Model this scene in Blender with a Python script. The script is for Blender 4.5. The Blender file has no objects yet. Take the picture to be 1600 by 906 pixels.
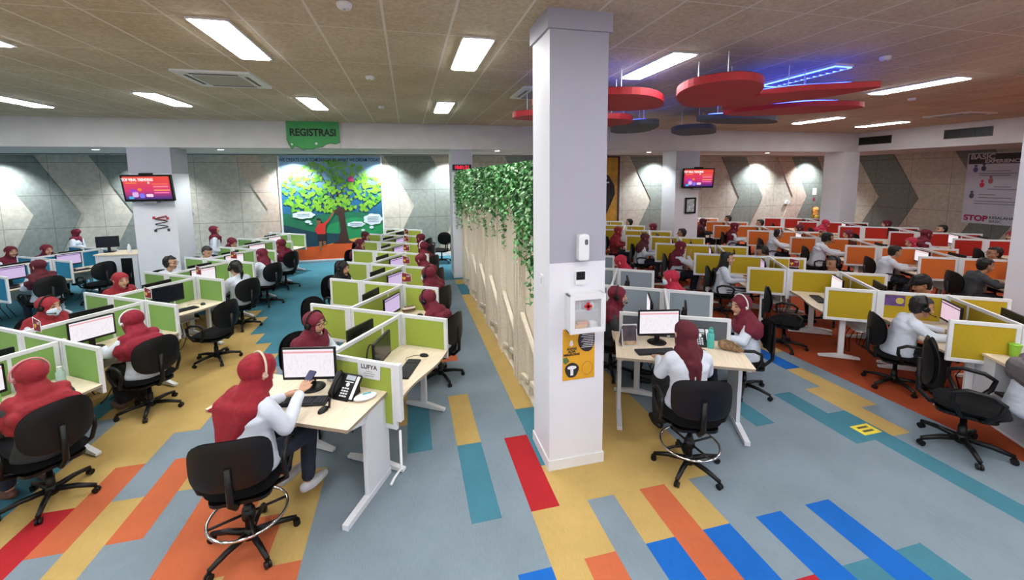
import bpy, bmesh, math, random
from math import sin, cos, pi, radians, atan2, hypot
from mathutils import Vector, Matrix, noise

random.seed(7)
SC = bpy.context.scene
COL = SC.collection

# ------------------------------------------------------------------ camera
F, CX, CY = 645.4, 795.8, 348.6
YAW, PITCH, ROLL, CAMH = 0.2396, 0.1113, -0.0096, 2.75
fwd = Vector((sin(YAW)*cos(PITCH), cos(YAW)*cos(PITCH), -sin(PITCH)))
rt = Vector((cos(YAW), -sin(YAW), 0)); up = rt.cross(fwd)
r2 = cos(ROLL)*rt + sin(ROLL)*up; u2 = -sin(ROLL)*rt + cos(ROLL)*up
cam = bpy.data.objects.new('camera', bpy.data.cameras.new('camera')); COL.objects.link(cam)
cam.matrix_world = Matrix((( r2.x, u2.x, -fwd.x, 0), (r2.y, u2.y, -fwd.y, 0), (r2.z, u2.z, -fwd.z, CAMH), (0, 0, 0, 1)))
cam.data.sensor_width = 36; cam.data.lens = F/1600*36
cam.data.shift_x = (800-CX)/1600; cam.data.shift_y = (CY-453)/1600
cam.data.clip_start = .05; cam.data.clip_end = 100
SC.camera = cam

# ------------------------------------------------------------------ world, exposure
w = bpy.data.worlds.new('world'); SC.world = w; w.use_nodes = True
w.node_tree.nodes['Background'].inputs[0].default_value = (.8, .85, 1, 1)
w.node_tree.nodes['Background'].inputs[1].default_value = .3
SC.view_settings.view_transform = 'Standard'; SC.view_settings.look = 'None'
SC.view_settings.exposure = 0.0; SC.view_settings.gamma = 1
SC.view_settings.use_curve_mapping = False
PANEL_E = 46.0      # emission of the ceiling light panels
SPOT_W = 300         # watts of the wall-washing downlights
SC.cycles.max_bounces = 6; SC.cycles.diffuse_bounces = 4; SC.cycles.glossy_bounces = 2
SC.cycles.transparent_max_bounces = 6; SC.cycles.use_denoising = True
SC.cycles.sample_clamp_indirect = 4

# ------------------------------------------------------------------ materials
def srgb(h):
    h = h.lstrip('#'); c = [int(h[i:i+2], 16)/255 for i in (0, 2, 4)]
    return tuple((x/12.92 if x <= .04045 else ((x+.055)/1.055)**2.4) for x in c)+(1,)
MATS = {}
def mat(name, col, rough=.6, var=.06, scale=40, metal=0, bump=0, bscale=None, spec=.5, coat=0):
    if name in MATS: return MATS[name]
    m = bpy.data.materials.new(name); m.use_nodes = True; nt = m.node_tree; b = nt.nodes['Principled BSDF']
    c = srgb(col) if isinstance(col, str) else col
    b.inputs['Roughness'].default_value = rough; b.inputs['Metallic'].default_value = metal
    b.inputs['Specular IOR Level'].default_value = spec; b.inputs['Coat Weight'].default_value = coat
    tc = nt.nodes.new('ShaderNodeTexCoord'); nz = nt.nodes.new('ShaderNodeTexNoise')
    nz.inputs['Scale'].default_value = scale; nz.inputs['Detail'].default_value = 3
    nt.links.new(tc.outputs['Object'], nz.inputs['Vector'])
    rp = nt.nodes.new('ShaderNodeValToRGB')
    rp.color_ramp.elements[0].position = .3; rp.color_ramp.elements[1].position = .7
    rp.color_ramp.elements[0].color = tuple(max(0, x*(1-var)) for x in c[:3])+(1,)
    rp.color_ramp.elements[1].color = tuple(min(1, x*(1+var)) for x in c[:3])+(1,)
    nt.links.new(nz.outputs['Fac'], rp.inputs[0]); nt.links.new(rp.outputs[0], b.inputs['Base Color'])
    if bump:
        n2 = nt.nodes.new('ShaderNodeTexNoise'); n2.inputs['Scale'].default_value = bscale or scale*4
        nt.links.new(tc.outputs['Object'], n2.inputs['Vector'])
        bp = nt.nodes.new('ShaderNodeBump'); bp.inputs['Strength'].default_value = bump; bp.inputs['Distance'].default_value = .01
        nt.links.new(n2.outputs['Fac'], bp.inputs['Height']); nt.links.new(bp.outputs[0], b.inputs['Normal'])
    MATS[name] = m; return m
def emis(name, col, strength, base=(0, 0, 0, 1)):
    if name in MATS: return MATS[name]
    m = bpy.data.materials.new(name); m.use_nodes = True; b = m.node_tree.nodes['Principled BSDF']
    b.inputs['Base Color'].default_value = base
    b.inputs['Emission Color'].default_value = srgb(col) if isinstance(col, str) else col
    b.inputs['Emission Strength'].default_value = strength
    MATS[name] = m; return m
def N(nt, t, **k):
    n = nt.nodes.new(t)
    for a, v in k.items(): setattr(n, a, v)
    return n
def mth(nt, op, a, b=None, c=None):
    n = N(nt, 'ShaderNodeMath', operation=op)
    for i, v in enumerate((a, b, c)):
        if v is None: continue
        if isinstance(v, (int, float)): n.inputs[i].default_value = v
        else: nt.links.new(v, n.inputs[i])
    return n.outputs[0]

white = mat('white_paint', '#d9dde4', .5, .02, 3)
frame_m = mat('white_frame', '#e4e7ea', .35, .02, 10)
wallwhite = mat('column_white', '#e2e4ec', .6, .03, 2)
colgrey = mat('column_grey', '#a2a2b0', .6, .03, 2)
beamw = mat('beam_white', '#cfcdce', .8, .04, 3)
wood = None
black = mat('black_plastic', '#0b0b0d', .42, .1, 30, spec=.35)
blackfab = mat('black_fabric', '#09090c', .9, .25, 120, spec=.2, bump=.25, bscale=300)
chrome = mat('chrome', '#d8dade', .12, .02, 5, metal=1)
skin = mat('skin', '#c79a7e', .55, .06, 20)
skin2 = mat('skin_tan', '#a5785a', .55, .06, 20)
lipm = mat('lips', '#8f4a42', .5, .05, 20)
eyem = mat('eye_dark', '#1b1412', .3, .05, 20)
hair = mat('black_hair', '#0f0d0e', .5, .3, 60, bump=.3, bscale=90)
glassm = None
maroon = mat('maroon_cloth', '#68142a', .85, .12, 25, bump=.15, bscale=200)
crimson = mat('crimson_cloth', '#8f1f2b', .85, .12, 25, bump=.15, bscale=200)
darkmaroon = mat('dark_maroon_cloth', '#551322', .85, .12, 25, bump=.15, bscale=200)
pinkred = mat('pink_red_cloth', '#b02340', .85, .15, 25, bump=.15, bscale=200)
blackcloth = mat('black_cloth', '#17161a', .9, .15, 25, bump=.1, bscale=200)
whitecloth = mat('white_cloth', '#d3dbe8', .85, .04, 14, bump=.1, bscale=60)
greycloth = mat('dark_grey_cloth', '#34383c', .9, .1, 14, bump=.1, bscale=60)
navy = mat('navy_cloth', '#1b2233', .9, .12, 20, bump=.1, bscale=80)
redcloth = mat('red_cloth', '#b3202a', .85, .1, 20, bump=.1, bscale=80)
pinkcloth = mat('pink_cloth', '#d8697c', .85, .1, 20)
maskm = mat('mask_white', '#c9dcea', .8, .03, 20)
sole = mat('shoe_grey', '#b9bcc0', .6, .08, 20)
brownshoe = mat('shoe_brown', '#5b3a33', .6, .1, 20)
paper = mat('paper_white', '#e8ebef', .7, .02, 8)

def wood_mat(name, c1, c2):
    m = bpy.data.materials.new(name); m.use_nodes = True; nt = m.node_tree; b = nt.nodes['Principled BSDF']
    b.inputs['Roughness'].default_value = .45
    tc = N(nt, 'ShaderNodeTexCoord'); mp = N(nt, 'ShaderNodeMapping'); mp.inputs['Scale'].default_value = (22, 2.2, 20)
    nz = N(nt, 'ShaderNodeTexNoise'); nz.inputs['Scale'].default_value = 2.5; nz.inputs['Detail'].default_value = 5
    rp = N(nt, 'ShaderNodeValToRGB'); rp.color_ramp.elements[0].color = srgb(c1); rp.color_ramp.elements[1].color = srgb(c2)
    rp.color_ramp.elements[0].position = .35; rp.color_ramp.elements[1].position = .65
    nt.links.new(tc.outputs['Object'], mp.inputs[0]); nt.links.new(mp.outputs[0], nz.inputs['Vector'])
    nt.links.new(nz.outputs['Fac'], rp.inputs[0]); nt.links.new(rp.outputs[0], b.inputs['Base Color'])
    return m
wood = wood_mat('pale_maple', '#ddcdb2', '#eadcc4')
slatwood = wood_mat('ash_slats', '#ddd2bd', '#ece3d2')
slatback = mat('slat_back_board', '#e3d8c4', .7, .05, 4)
edgem = mat('desk_edge', '#9c8f7c', .5, .05, 20)
FAB = {
 'A': mat('fabric_yellow_green', '#9fb048', .95, .08, 90, bump=.2, bscale=400),
 'B': mat('fabric_green', '#7ea659', .95, .08, 90, bump=.2, bscale=400),
 'BL': mat('fabric_blue', '#1a7ba2', .95, .08, 90, bump=.2, bscale=400),
 'G': mat('fabric_grey', '#8896a2', .95, .06, 90, bump=.2, bscale=400),
 'SB': mat('fabric_dark_grey', '#5c6168', .95, .06, 90, bump=.2, bscale=400),
 'Y': mat('fabric_mustard', '#b39a1c', .95, .08, 90, bump=.2, bscale=400),
 'O': mat('fabric_orange', '#d06c2c', .95, .08, 90, bump=.2, bscale=400),
 'R': mat('fabric_red', '#ad2317', .95, .08, 90, bump=.2, bscale=400)}

# ------------------------------------------------------------------ mesh builder
class MB:
    def __init__(s): s.v = []; s.f = []; s.m = []; s.M = Matrix.Identity(4)
    def add(s, vs, fs, mi=0):
        o = len(s.v); s.v += [tuple(s.M @ Vector(p)) for p in vs]
        s.f += [tuple(o+i for i in f) for f in fs]; s.m += [mi]*len(fs); return s
    def box(s, x0, x1, y0, y1, z0, z1, mi=0):
        return s.add([(x0,y0,z0),(x1,y0,z0),(x1,y1,z0),(x0,y1,z0),(x0,y0,z1),(x1,y0,z1),(x1,y1,z1),(x0,y1,z1)],
                     [(0,3,2,1),(4,5,6,7),(0,1,5,4),(1,2,6,5),(2,3,7,6),(3,0,4,7)], mi)
    def prism(s, poly, z0, z1, mi=0, axis='z', side=None):
        n = len(poly)
        a = sum(poly[i][0]*poly[(i+1) % n][1]-poly[(i+1) % n][0]*poly[i][1] for i in range(n))
        if a < 0: poly = poly[::-1]
        def P(u, v, t): return (u, v, t) if axis == 'z' else ((u, t, v) if axis == 'y' else (t, u, v))
        vs = [P(u, v, z0) for u, v in poly]+[P(u, v, z1) for u, v in poly]
        top = tuple(range(n, 2*n)); bot = tuple(reversed(range(n)))
        sd = [(i, (i+1) % n, n+(i+1) % n, n+i) for i in range(n)]
        if axis == 'y': top, bot, sd = tuple(reversed(top)), tuple(reversed(bot)), [f[::-1] for f in sd]
        s.add(vs, [top, bot], mi); o = len(s.v)-2*n
        s.f += [tuple(o+i for i in f) for f in sd]; s.m += [mi if side is None else side]*n
        return s
    def cone(s, p0, p1, r0, r1, n=12, mi=0):
        p0, p1 = Vector(p0), Vector(p1); d = (p1-p0).normalized()
        a = d.orthogonal().normalized(); b = d.cross(a)
        vs = [p0+(a*cos(2*pi*i/n)+b*sin(2*pi*i/n))*r0 for i in range(n)]+[p1+(a*cos(2*pi*i/n)+b*sin(2*pi*i/n))*r1 for i in range(n)]
        return s.add(vs, [(i, (i+1) % n, n+(i+1) % n, n+i) for i in range(n)]+[tuple(reversed(range(n))), tuple(range(n, 2*n))], mi)
    def tube(s, pts, r, n=8, mi=0, closed=False):
        pts = [Vector(p) for p in pts]; N_ = len(pts); vs = []; fs = []; a = None
        for i, p in enumerate(pts):
            if closed: d = (pts[(i+1) % N_]-pts[i-1]).normalized()
            else: d = (pts[min(i+1, N_-1)]-pts[max(i-1, 0)]).normalized()
            a = d.orthogonal().normalized() if a is None else (a-d*a.dot(d)).normalized()
            b = d.cross(a); rr = r[i] if isinstance(r, (list, tuple)) else r
            vs += [p+(a*cos(2*pi*k/n)+b*sin(2*pi*k/n))*rr for k in range(n)]
        for i in range(N_ if closed else N_-1):
            j = (i+1) % N_
            fs += [(i*n+k, i*n+(k+1) % n, j*n+(k+1) % n, j*n+k) for k in range(n)]
        if not closed: fs += [tuple(reversed(range(n))), tuple(range((N_-1)*n, N_*n))]
        return s.add(vs, fs, mi)
    def lathe(s, prof, n=20, c=(0, 0, 0), mi=0):
        vs = [(c[0]+r*cos(2*pi*k/n), c[1]+r*sin(2*pi*k/n), c[2]+z) for r, z in prof for k in range(n)]
        m = len(prof)
        fs = [(i*n+k, i*n+(k+1) % n, (i+1)*n+(k+1) % n, (i+1)*n+k) for i in range(m-1) for k in range(n)]
        fs += [tuple(reversed(range(n))), tuple(range((m-1)*n, m*n))]
        return s.add(vs, fs, mi)
    def ell(s, c, r, n=12, m=8, mi=0):
        vs = []; fs = []
        for i in range(m+1):
            t = pi*i/m
            for k in range(n):
                a = 2*pi*k/n; vs.append((c[0]+r[0]*sin(t)*cos(a), c[1]+r[1]*sin(t)*sin(a), c[2]-r[2]*cos(t)))
        for i in range(m):
            for k in range(n): fs.append((i*n+k, i*n+(k+1) % n, (i+1)*n+(k+1) % n, (i+1)*n+k))
        return s.add(vs, fs, mi)
    def mesh(s, name, mats, smooth=False):
        me = bpy.data.meshes.new(name); me.from_pydata(s.v, [], s.f)
        for m in (mats if isinstance(mats, (list, tuple)) else [mats]): me.materials.append(m)
        if len(me.materials) > 1: me.polygons.foreach_set('material_index', s.m)
        if smooth: me.polygons.foreach_set('use_smooth', [True]*len(me.polygons))
        me.update(); return me
    def build(s, name, mats, parent=None, smooth=False, bevel=0, loc=None):
        o = bpy.data.objects.new(name, s.mesh(name, mats, smooth)); COL.objects.link(o)
        if parent: o.parent = parent
        if loc: o.location = loc
        if bevel:
            b = o.modifiers.new('b', 'BEVEL'); b.width = bevel; b.segments = 2; b.limit_method = 'ANGLE'; b.angle_limit = radians(50)
        return o
def rrect(w, h, r, n=4, cx=0, cy=0):
    out = []
    for sx, sy, a0 in ((1, 1, 0), (-1, 1, 90), (-1, -1, 180), (1, -1, 270)):
        for i in range(n+1):
            a = radians(a0+90*i/n); out.append((cx+sx*(w/2-r)+r*cos(a), cy+sy*(h/2-r)+r*sin(a)))
    return out
def tag(o, label=None, cat=None, group=None, kind=None):
    if label: o['label'] = label
    if cat: o['category'] = cat
    if group: o['group'] = group
    if kind: o['kind'] = kind
    return o
def thing(name, label, cat, loc=(0, 0, 0), rz=0, group=None):
    o = bpy.data.objects.new(name, None); COL.objects.link(o); o.empty_display_size = .1
    o.location = loc; o.rotation_euler = (0, 0, rz); return tag(o, label, cat, group)
def struct(o): o['kind'] = 'structure'; return o
KIDS = {}
def copy_tree(o, parent=None):
    c = o.copy(); COL.objects.link(c)
    for k in ('label', 'group'):
        if parent is None and k in c: del c[k]
    if parent: c.parent = parent
    for ch in list(o.children):
        if ch.type != "LIGHT": copy_tree(ch, c)
    return c
PROTO = {}
def inst(key, maker, label, cat, loc, rz, group=None, sc=None):
    """first use builds, later uses copy the thing with all its parts"""
    if key not in PROTO:
        o = maker(); PROTO[key] = o
    else: o = copy_tree(PROTO[key])
    o.location = loc; o.rotation_euler = (0, 0, rz)
    if sc: o.scale = (sc, sc, sc)
    return tag(o, label, cat, group)
WORK = bpy.data.scenes.new('workbench')
def baked(o):
    WORK.collection.objects.link(o)
    with bpy.context.temp_override(scene=WORK, view_layer=WORK.view_layers[0]):
        dg = bpy.context.evaluated_depsgraph_get(); dg.update()
        return bpy.data.meshes.new_from_object(o.evaluated_get(dg))
def lettering(txt, size, m, parent, loc, rot, ext=.001, align='CENTER', name='lettering', sx=1, bold=0):
    cu = bpy.data.curves.new('t', 'FONT'); cu.body = txt; cu.size = size; cu.extrude = ext; cu.align_x = align; cu.align_y = 'CENTER'
    cu.offset = bold
    t = bpy.data.objects.new('t', cu)
    me = baked(t)
    bpy.data.objects.remove(t); me.materials.clear(); me.materials.append(m)
    o = bpy.data.objects.new(name, me); COL.objects.link(o); o.parent = parent; o.location = loc; o.rotation_euler = rot; o.scale = (sx, 1, 1)
    return o

# ================================================================== ROOM
CEIL, WALLY, BEAMY, BEAMZ = 4.14, 14.6, 11.2, 3.5
RX = 18.6; LXW = -14.0; FRY = -4.0
# floor: carpet planks 25 x 50 cm cells
FC = {'g': '#7c8b96', 'y': '#b89c60', 't': '#447a8b', 'o': '#bb6442', 'r': '#a6262c', 'b': '#1c62b4', 'q': '#a04829'}
def carpet(name, c):
    m = bpy.data.materials.new(name); m.use_nodes = True; nt = m.node_tree; b = nt.nodes['Principled BSDF']
    b.inputs['Roughness'].default_value = .95; b.inputs['Specular IOR Level'].default_value = .15
    tc = N(nt, 'ShaderNodeTexCoord'); mp = N(nt, 'ShaderNodeMapping'); mp.inputs['Scale'].default_value = (180, 14, 1)
    nz = N(nt, 'ShaderNodeTexNoise'); nz.inputs['Scale'].default_value = 1; nz.inputs['Detail'].default_value = 2
    n2 = N(nt, 'ShaderNodeTexNoise'); n2.inputs['Scale'].default_value = 2.2; n2.inputs['Detail'].default_value = 4
    nt.links.new(tc.outputs['Object'], mp.inputs[0]); nt.links.new(mp.outputs[0], nz.inputs['Vector']); nt.links.new(tc.outputs['Object'], n2.inputs['Vector'])
    f = mth(nt, 'ADD', mth(nt, 'MULTIPLY', nz.outputs['Fac'], .35), mth(nt, 'MULTIPLY', n2.outputs['Fac'], .4))
    cc = srgb(c); rp = N(nt, 'ShaderNodeValToRGB'); rp.color_ramp.elements[0].position = .2; rp.color_ramp.elements[1].position = .6
    rp.color_ramp.elements[0].color = tuple(x*.8 for x in cc[:3])+(1,); rp.color_ramp.elements[1].color = tuple(min(1, x*1.16) for x in cc[:3])+(1,)
    nt.links.new(f, rp.inputs[0]); nt.links.new(rp.outputs[0], b.inputs['Base Color'])
    bp = N(nt, 'ShaderNodeBump'); bp.inputs['Strength'].default_value = .25; bp.inputs['Distance'].default_value = .004
    nt.links.new(nz.outputs['Fac'], bp.inputs['Height']); nt.links.new(bp.outputs[0], b.inputs['Normal'])
    return m
FM = {k: carpet('carpet_'+k, c) for k, c in FC.items()}
FK = list(FM)
# per plank column (index i : x from .4+.2485 i) list of (y0, y1, colour); default given by zone()
def ci(x): return round((x-.4)/.2485)
SEG = {}
def S(x, *segs): SEG.setdefault(ci(x), []).extend(segs)
S(.9, (3, 4, 'r'), (-9, 3, 'y'), (-9, 1.5, 'g')); S(.65, (-9, 2.5, 'b')); S(.4, (4, 5, 'y'), (3, 4, 't'), (6, 7, 'o'))
S(-.1, (4, 5, 't')); S(-.35, (4.5, 5.5, 'y'))
S(1.15, (3.5, 4.5, 't'), (9.5, 10.5, 't'), (1.5, 2.5, 'o')); S(1.4, (1.5, 3, 'g'), (-9, 1.5, 'y')); S(1.65, (-9, 2.5, 'b')); S(1.9, (.5, 3, 'o')); S(2.15, (-9, 2.5, 'b'))
S(2.4, (-9, 3, 'g'), (-9, 2, 'r')); S(2.65, (-9, 2.5, 'b')); S(2.9, (-9, 2, 't')); S(3.15, (-9, 2.5, 'b')); S(3.4, (-9, 2, 't'))
S(3.65, (3.5, 4, 't')); S(4.4, (3, 4, 't')); S(4.65, (-9, 3.5, 't')); S(4.9, (3, 4, 'y')); S(5.15, (3.5, 4.5, 'y'), (4.5, 5.5, 'b')); S(5.4, (5, 6.5, 'y'))
S(-1.1, (3, 4, 'y'), (-9, 3, 'o'), (4, 5, 'g')); S(-1.35, (-9, 3.5, 'o')); S(-1.6, (-9, 3, 'y'), (3, 4.5, 'o')); S(-1.85, (-9, 4, 'o'))
S(-2.1, (-9, 4, 'g'), (4.5, 5.5, 'g'), (6, 6.5, 'g'), (5.5, 6, 'o')); S(-2.35, (3.5, 4.5, 'o'), (-9, 3.5, 'g'), (4.5, 5.5, 'g')); S(-2.6, (4, 5, 'g'), (-9, 3, 'g'))
S(-2.85, (3.5, 4.5, 'o'), (-9, 3.5, 'g')); S(-3.1, (-9, 4, 'r')); S(-3.6, (4, 5, 't'), (5, 5.5, 'g')); S(-3.85, (4.5, 5.5, 't'), (5.5, 6.5, 't'))
def zone(x, y):
    if x < -5.4: return 't' if y > 6 else 'g'
    if x < -.85:
        lim = {ci(-3.1): 9, ci(-2.85): 8, ci(-2.6): 7.5, ci(-2.35): 7, ci(-2.1): 6.5, ci(-1.85): 6, ci(-1.6): 5.5, ci(-1.35): 5, ci(-1.1): 5}.get(ci(x-.124), 9.5)
        return 't' if y > lim else 'y'
    if x < .9: return 't' if y > 11 else 'g'
    if x < 1.14: return 'g' if y < 11 else 't'
    if x < 1.4: return 'y' if y < 11 else 't'
    if x < 2.65: return 'y'
    if x < 5.64: return 'g'
    return 'q'
fb = MB(); i0, i1 = -58, 74
nx = i1-i0+1; ys = [FRY+.5*j for j in range(int((15-FRY)/.5)+1)]
vs = [(.4+.2485*i, y, 0) for y in ys for i in range(i0, i1+1)]
fs = []; ms = []
for j in range(len(ys)-1):
    for i in range(nx-1):
        x = .4+.2485*(i0+i)+.124; y = ys[j]+.25; c = None
        for (a, b_, k) in SEG.get(i0+i, ()):
            if a <= y < b_: c = k
        fs.append((j*nx+i, j*nx+i+1, (j+1)*nx+i+1, (j+1)*nx+i)); ms.append(FK.index(c or zone(x, y)))
fb.add(vs, fs); fb.m = ms
fl = struct(fb.build('floor', list(FM.values())))
sm = MB(); sm.box(.4+.2485*i0, .4+.2485*i1, FRY, 15, -.12, -.004); struct(sm.build('floor_slab', white))
del fs, vs

# ceiling
m = bpy.data.materials.new('ceiling_board'); m.use_nodes = True; nt = m.node_tree; b = nt.nodes['Principled BSDF']
b.inputs['Roughness'].default_value = .9
tc = N(nt, 'ShaderNodeTexCoord'); sp = N(nt, 'ShaderNodeSeparateXYZ'); nt.links.new(tc.outputs['Object'], sp.inputs[0])
def lines(o, off, per, wd):
    f = mth(nt, 'FRACT', mth(nt, 'DIVIDE', mth(nt, 'ADD', o, off), per))
    return mth(nt, 'LESS_THAN', f, wd/per)
l1 = lines(sp.outputs[0], 30*.595+.155+.012, .595, .024); l2 = lines(sp.outputs[1], 20*1.2-4.25+.007, 1.2, .014)
ln = mth(nt, 'MAXIMUM', l1, l2)
nz = N(nt, 'ShaderNodeTexNoise'); nz.inputs['Scale'].default_value = 26; nz.inputs['Detail'].default_value = 6; nt.links.new(tc.outputs['Object'], nz.inputs['Vector'])
nb = N(nt, 'ShaderNodeTexNoise'); nb.inputs['Scale'].default_value = 1.3; nt.links.new(tc.outputs['Object'], nb.inputs['Vector'])
rp = N(nt, 'ShaderNodeValToRGB'); rp.color_ramp.elements[0].position = .38; rp.color_ramp.elements[1].position = .66
rp.color_ramp.elements[0].color = srgb('#b4a48a'); rp.color_ramp.elements[1].color = srgb('#d2c5ad')
nt.links.new(mth(nt, 'ADD', mth(nt, 'MULTIPLY', nz.outputs['Fac'], .6), mth(nt, 'MULTIPLY', nb.outputs['Fac'], .4)), rp.inputs[0])
mx = N(nt, 'ShaderNodeMix', data_type='RGBA'); nt.links.new(ln, mx.inputs[0]); nt.links.new(rp.outputs[0], mx.inputs[6]); mx.inputs[7].default_value = srgb('#dcd6cc')
nt.links.new(mx.outputs[2], b.inputs['Base Color'])
ceilm = m
struct(MB().box(LXW, RX, FRY, BEAMY+.05, CEIL, CEIL+.1).build('ceiling', ceilm))
# soffit over the back strip and beam fronts
struct(MB().box(LXW, RX, BEAMY, WALLY+.1, BEAMZ, CEIL+.1).build('ceiling_soffit', beamw))
struct(MB().box(15.2, RX, FRY, BEAMY, BEAMZ, CEIL+.1).build('ceiling_side_beam', beamw))
struct(MB().box(15.2, RX, BEAMY, BEAMY+.02, BEAMZ-.001, BEAMZ+.01).box(LXW, RX, WALLY-.75, WALLY-.69, BEAMZ-.02, BEAMZ).build('trim_1', mat('dark_gap', '#3a3633', .9)))

# acoustic wall panels
def panel_mat(name, c, ax):
    m = bpy.data.materials.new(name); m.use_nodes = True; nt = m.node_tree; b = nt.nodes['Principled BSDF']
    b.inputs['Roughness'].default_value = .9
    tc = N(nt, 'ShaderNodeTexCoord'); sp = N(nt, 'ShaderNodeSeparateXYZ'); nt.links.new(tc.outputs['Object'], sp.inputs[0])
    u = sp.outputs[ax]
    def ln(o, off, per, wd): return mth(nt, 'LESS_THAN', mth(nt, 'FRACT', mth(nt, 'DIVIDE', mth(nt, 'ADD', o, off), per)), wd/per)
    l = mth(nt, 'MAXIMUM', ln(u, 36.3, 1.2, .012), ln(sp.outputs[2], .48, .94, .014))
    nz = N(nt, 'ShaderNodeTexNoise'); nz.inputs['Scale'].default_value = 9; nz.inputs['Detail'].default_value = 8; nt.links.new(tc.outputs['Object'], nz.inputs['Vector'])
    cc = srgb(c); rp = N(nt, 'ShaderNodeValToRGB'); rp.color_ramp.elements[0].position = .35; rp.color_ramp.elements[1].position = .65
    rp.color_ramp.elements[0].color = tuple(x*.88 for x in cc[:3])+(1,); rp.color_ramp.elements[1].color = tuple(x*1.1 for x in cc[:3])+(1,)
    nt.links.new(nz.outputs['Fac'], rp.inputs[0])
    mx = N(nt, 'ShaderNodeMix', data_type='RGBA'); nt.links.new(l, mx.inputs[0]); nt.links.new(rp.outputs[0], mx.inputs[6])
    mx.inputs[7].default_value = tuple(x*.45 for x in cc[:3])+(1,)
    nt.links.new(mx.outputs[2], b.inputs['Base Color']); return m
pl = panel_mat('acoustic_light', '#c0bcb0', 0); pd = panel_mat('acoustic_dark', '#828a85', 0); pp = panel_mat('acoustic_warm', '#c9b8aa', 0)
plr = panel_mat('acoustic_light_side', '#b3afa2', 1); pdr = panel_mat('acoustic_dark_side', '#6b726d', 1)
struct(MB().box(LXW, RX+.1, WALLY, WALLY+.15, 0, CEIL).build('wall_back', pl))
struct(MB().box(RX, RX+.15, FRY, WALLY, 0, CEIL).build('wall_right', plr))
struct(MB().box(LXW-.15, LXW, FRY, WALLY, 0, CEIL+.1).build('wall_left', wallwhite))
struct(MB().box(LXW, RX, FRY-.15, FRY, 0, CEIL+.1).build('wall_front', wallwhite))
ZT, ZM = 3.5, 1.8
def chev(x0, x1, y, m_, name, warm=False, side=False, sgn=1):
    x1b = x1
    poly = [(x0, ZT), (x1, ZT), (x1+.95*sgn, ZM), (x1+.05*sgn, .0), (x0+.05*sgn, .0), (x0+.95*sgn, ZM)]
    mb = MB()
    if side: mb.prism([(p[0], p[1]) for p in poly], RX-.03, RX+.01, axis='x')
    else: mb.prism(poly, y-.03, y+.01, axis='y')
    return struct(mb.build(name, m_))
chev(-11.3, -10.2, WALLY, pd, 'wall_back_panel'); chev(-8.9, -7.4, WALLY, pd, 'wall_back_panel')
chev(-.75, .8, WALLY, pd, 'wall_back_panel'); chev(3.4, 5.0, WALLY, pd, 'wall_back_panel')
chev(8.4, 10.15, WALLY, pd, 'wall_back_panel'); chev(12.55, 13.75, WALLY, pd, 'wall_back_panel'); chev(16.1, 17.5, WALLY, pd, 'wall_back_panel')
chev(15.35, 16.1, WALLY, pp, 'wall_back_panel'); chev(-5.3, -4.6, WALLY, pp, 'wall_back_panel')
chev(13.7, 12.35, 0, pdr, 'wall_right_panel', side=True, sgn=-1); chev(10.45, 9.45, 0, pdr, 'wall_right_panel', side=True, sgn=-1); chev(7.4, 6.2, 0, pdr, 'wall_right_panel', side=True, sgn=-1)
struct(MB().box(LXW, RX, WALLY-.045, WALLY, 0, .12).build('baseboard_back', frame_m))

# columns
def column(x0, x1, y0, y1, top, name, split=None, cap=False):
    mb = MB(); s = split or top
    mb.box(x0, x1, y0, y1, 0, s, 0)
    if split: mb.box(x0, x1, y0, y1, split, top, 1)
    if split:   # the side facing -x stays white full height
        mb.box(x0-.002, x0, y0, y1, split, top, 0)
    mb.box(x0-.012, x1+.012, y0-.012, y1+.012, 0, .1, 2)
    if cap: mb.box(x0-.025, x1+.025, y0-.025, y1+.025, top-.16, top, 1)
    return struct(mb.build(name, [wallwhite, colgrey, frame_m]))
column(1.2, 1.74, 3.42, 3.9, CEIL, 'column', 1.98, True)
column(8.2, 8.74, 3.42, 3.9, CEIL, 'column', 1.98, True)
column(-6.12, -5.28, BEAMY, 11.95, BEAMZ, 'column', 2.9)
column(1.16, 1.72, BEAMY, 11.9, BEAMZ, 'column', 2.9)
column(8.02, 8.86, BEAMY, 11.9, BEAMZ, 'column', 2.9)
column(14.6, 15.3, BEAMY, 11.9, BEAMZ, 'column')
# ================================================================== LIGHTS
panel_light = emis('panel_light', (1, 1, 1, 1), PANEL_E, (.9, .9, .9, 1))
def mk_light():
    o = thing('ceiling_light', None, None)
    MB().box(-.165, .165, -.62, .62, -.02, .0).build('frame', frame_m, o)
    MB().box(-.14, .14, -.595, .595, -.03, -.021).build('diffuser', panel_light, o)
    return o
OR = ['first', 'second', 'third', 'fourth', 'fifth', 'sixth', 'seventh', 'eighth', 'ninth', 'tenth', 'eleventh', 'twelfth']
LT = []
for (x, y) in [(-1.635, 4.86), (.745, 4.86), (3.12, 4.86), (7.93, 5.05), (-4.0, 4.86), (-1.635, 8.47), (.745, 8.47), (-4.0, 8.5), (-6.5, 9.1), (10.35, 8.7), (13.05, 9.05),
               (-9.0, -2.3), (13.2, 4.9), (-6.6, 4.86), (-9.3, 8.8), (-11.4, 5), (-4.0, 1.26), (.745, 1.26), (5.5, 1.26), (-8.6, 1.26), (10.4, 1.26), (-1.6, -2.3), (3.1, -2.3), (-6.4, -2.3), (7.9, -2.3), (12.7, -2.3), (-1.63, 1.26), (3.12, 1.26), (7.9, 1.26), (-6.4, 1.26), (5.5, -2.3), (.745, -2.3), (-4.0, -2.3)]:  # this line: unseen panels carrying the grid on, added to brighten camera-facing sides
    LT.append((x, y))
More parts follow.
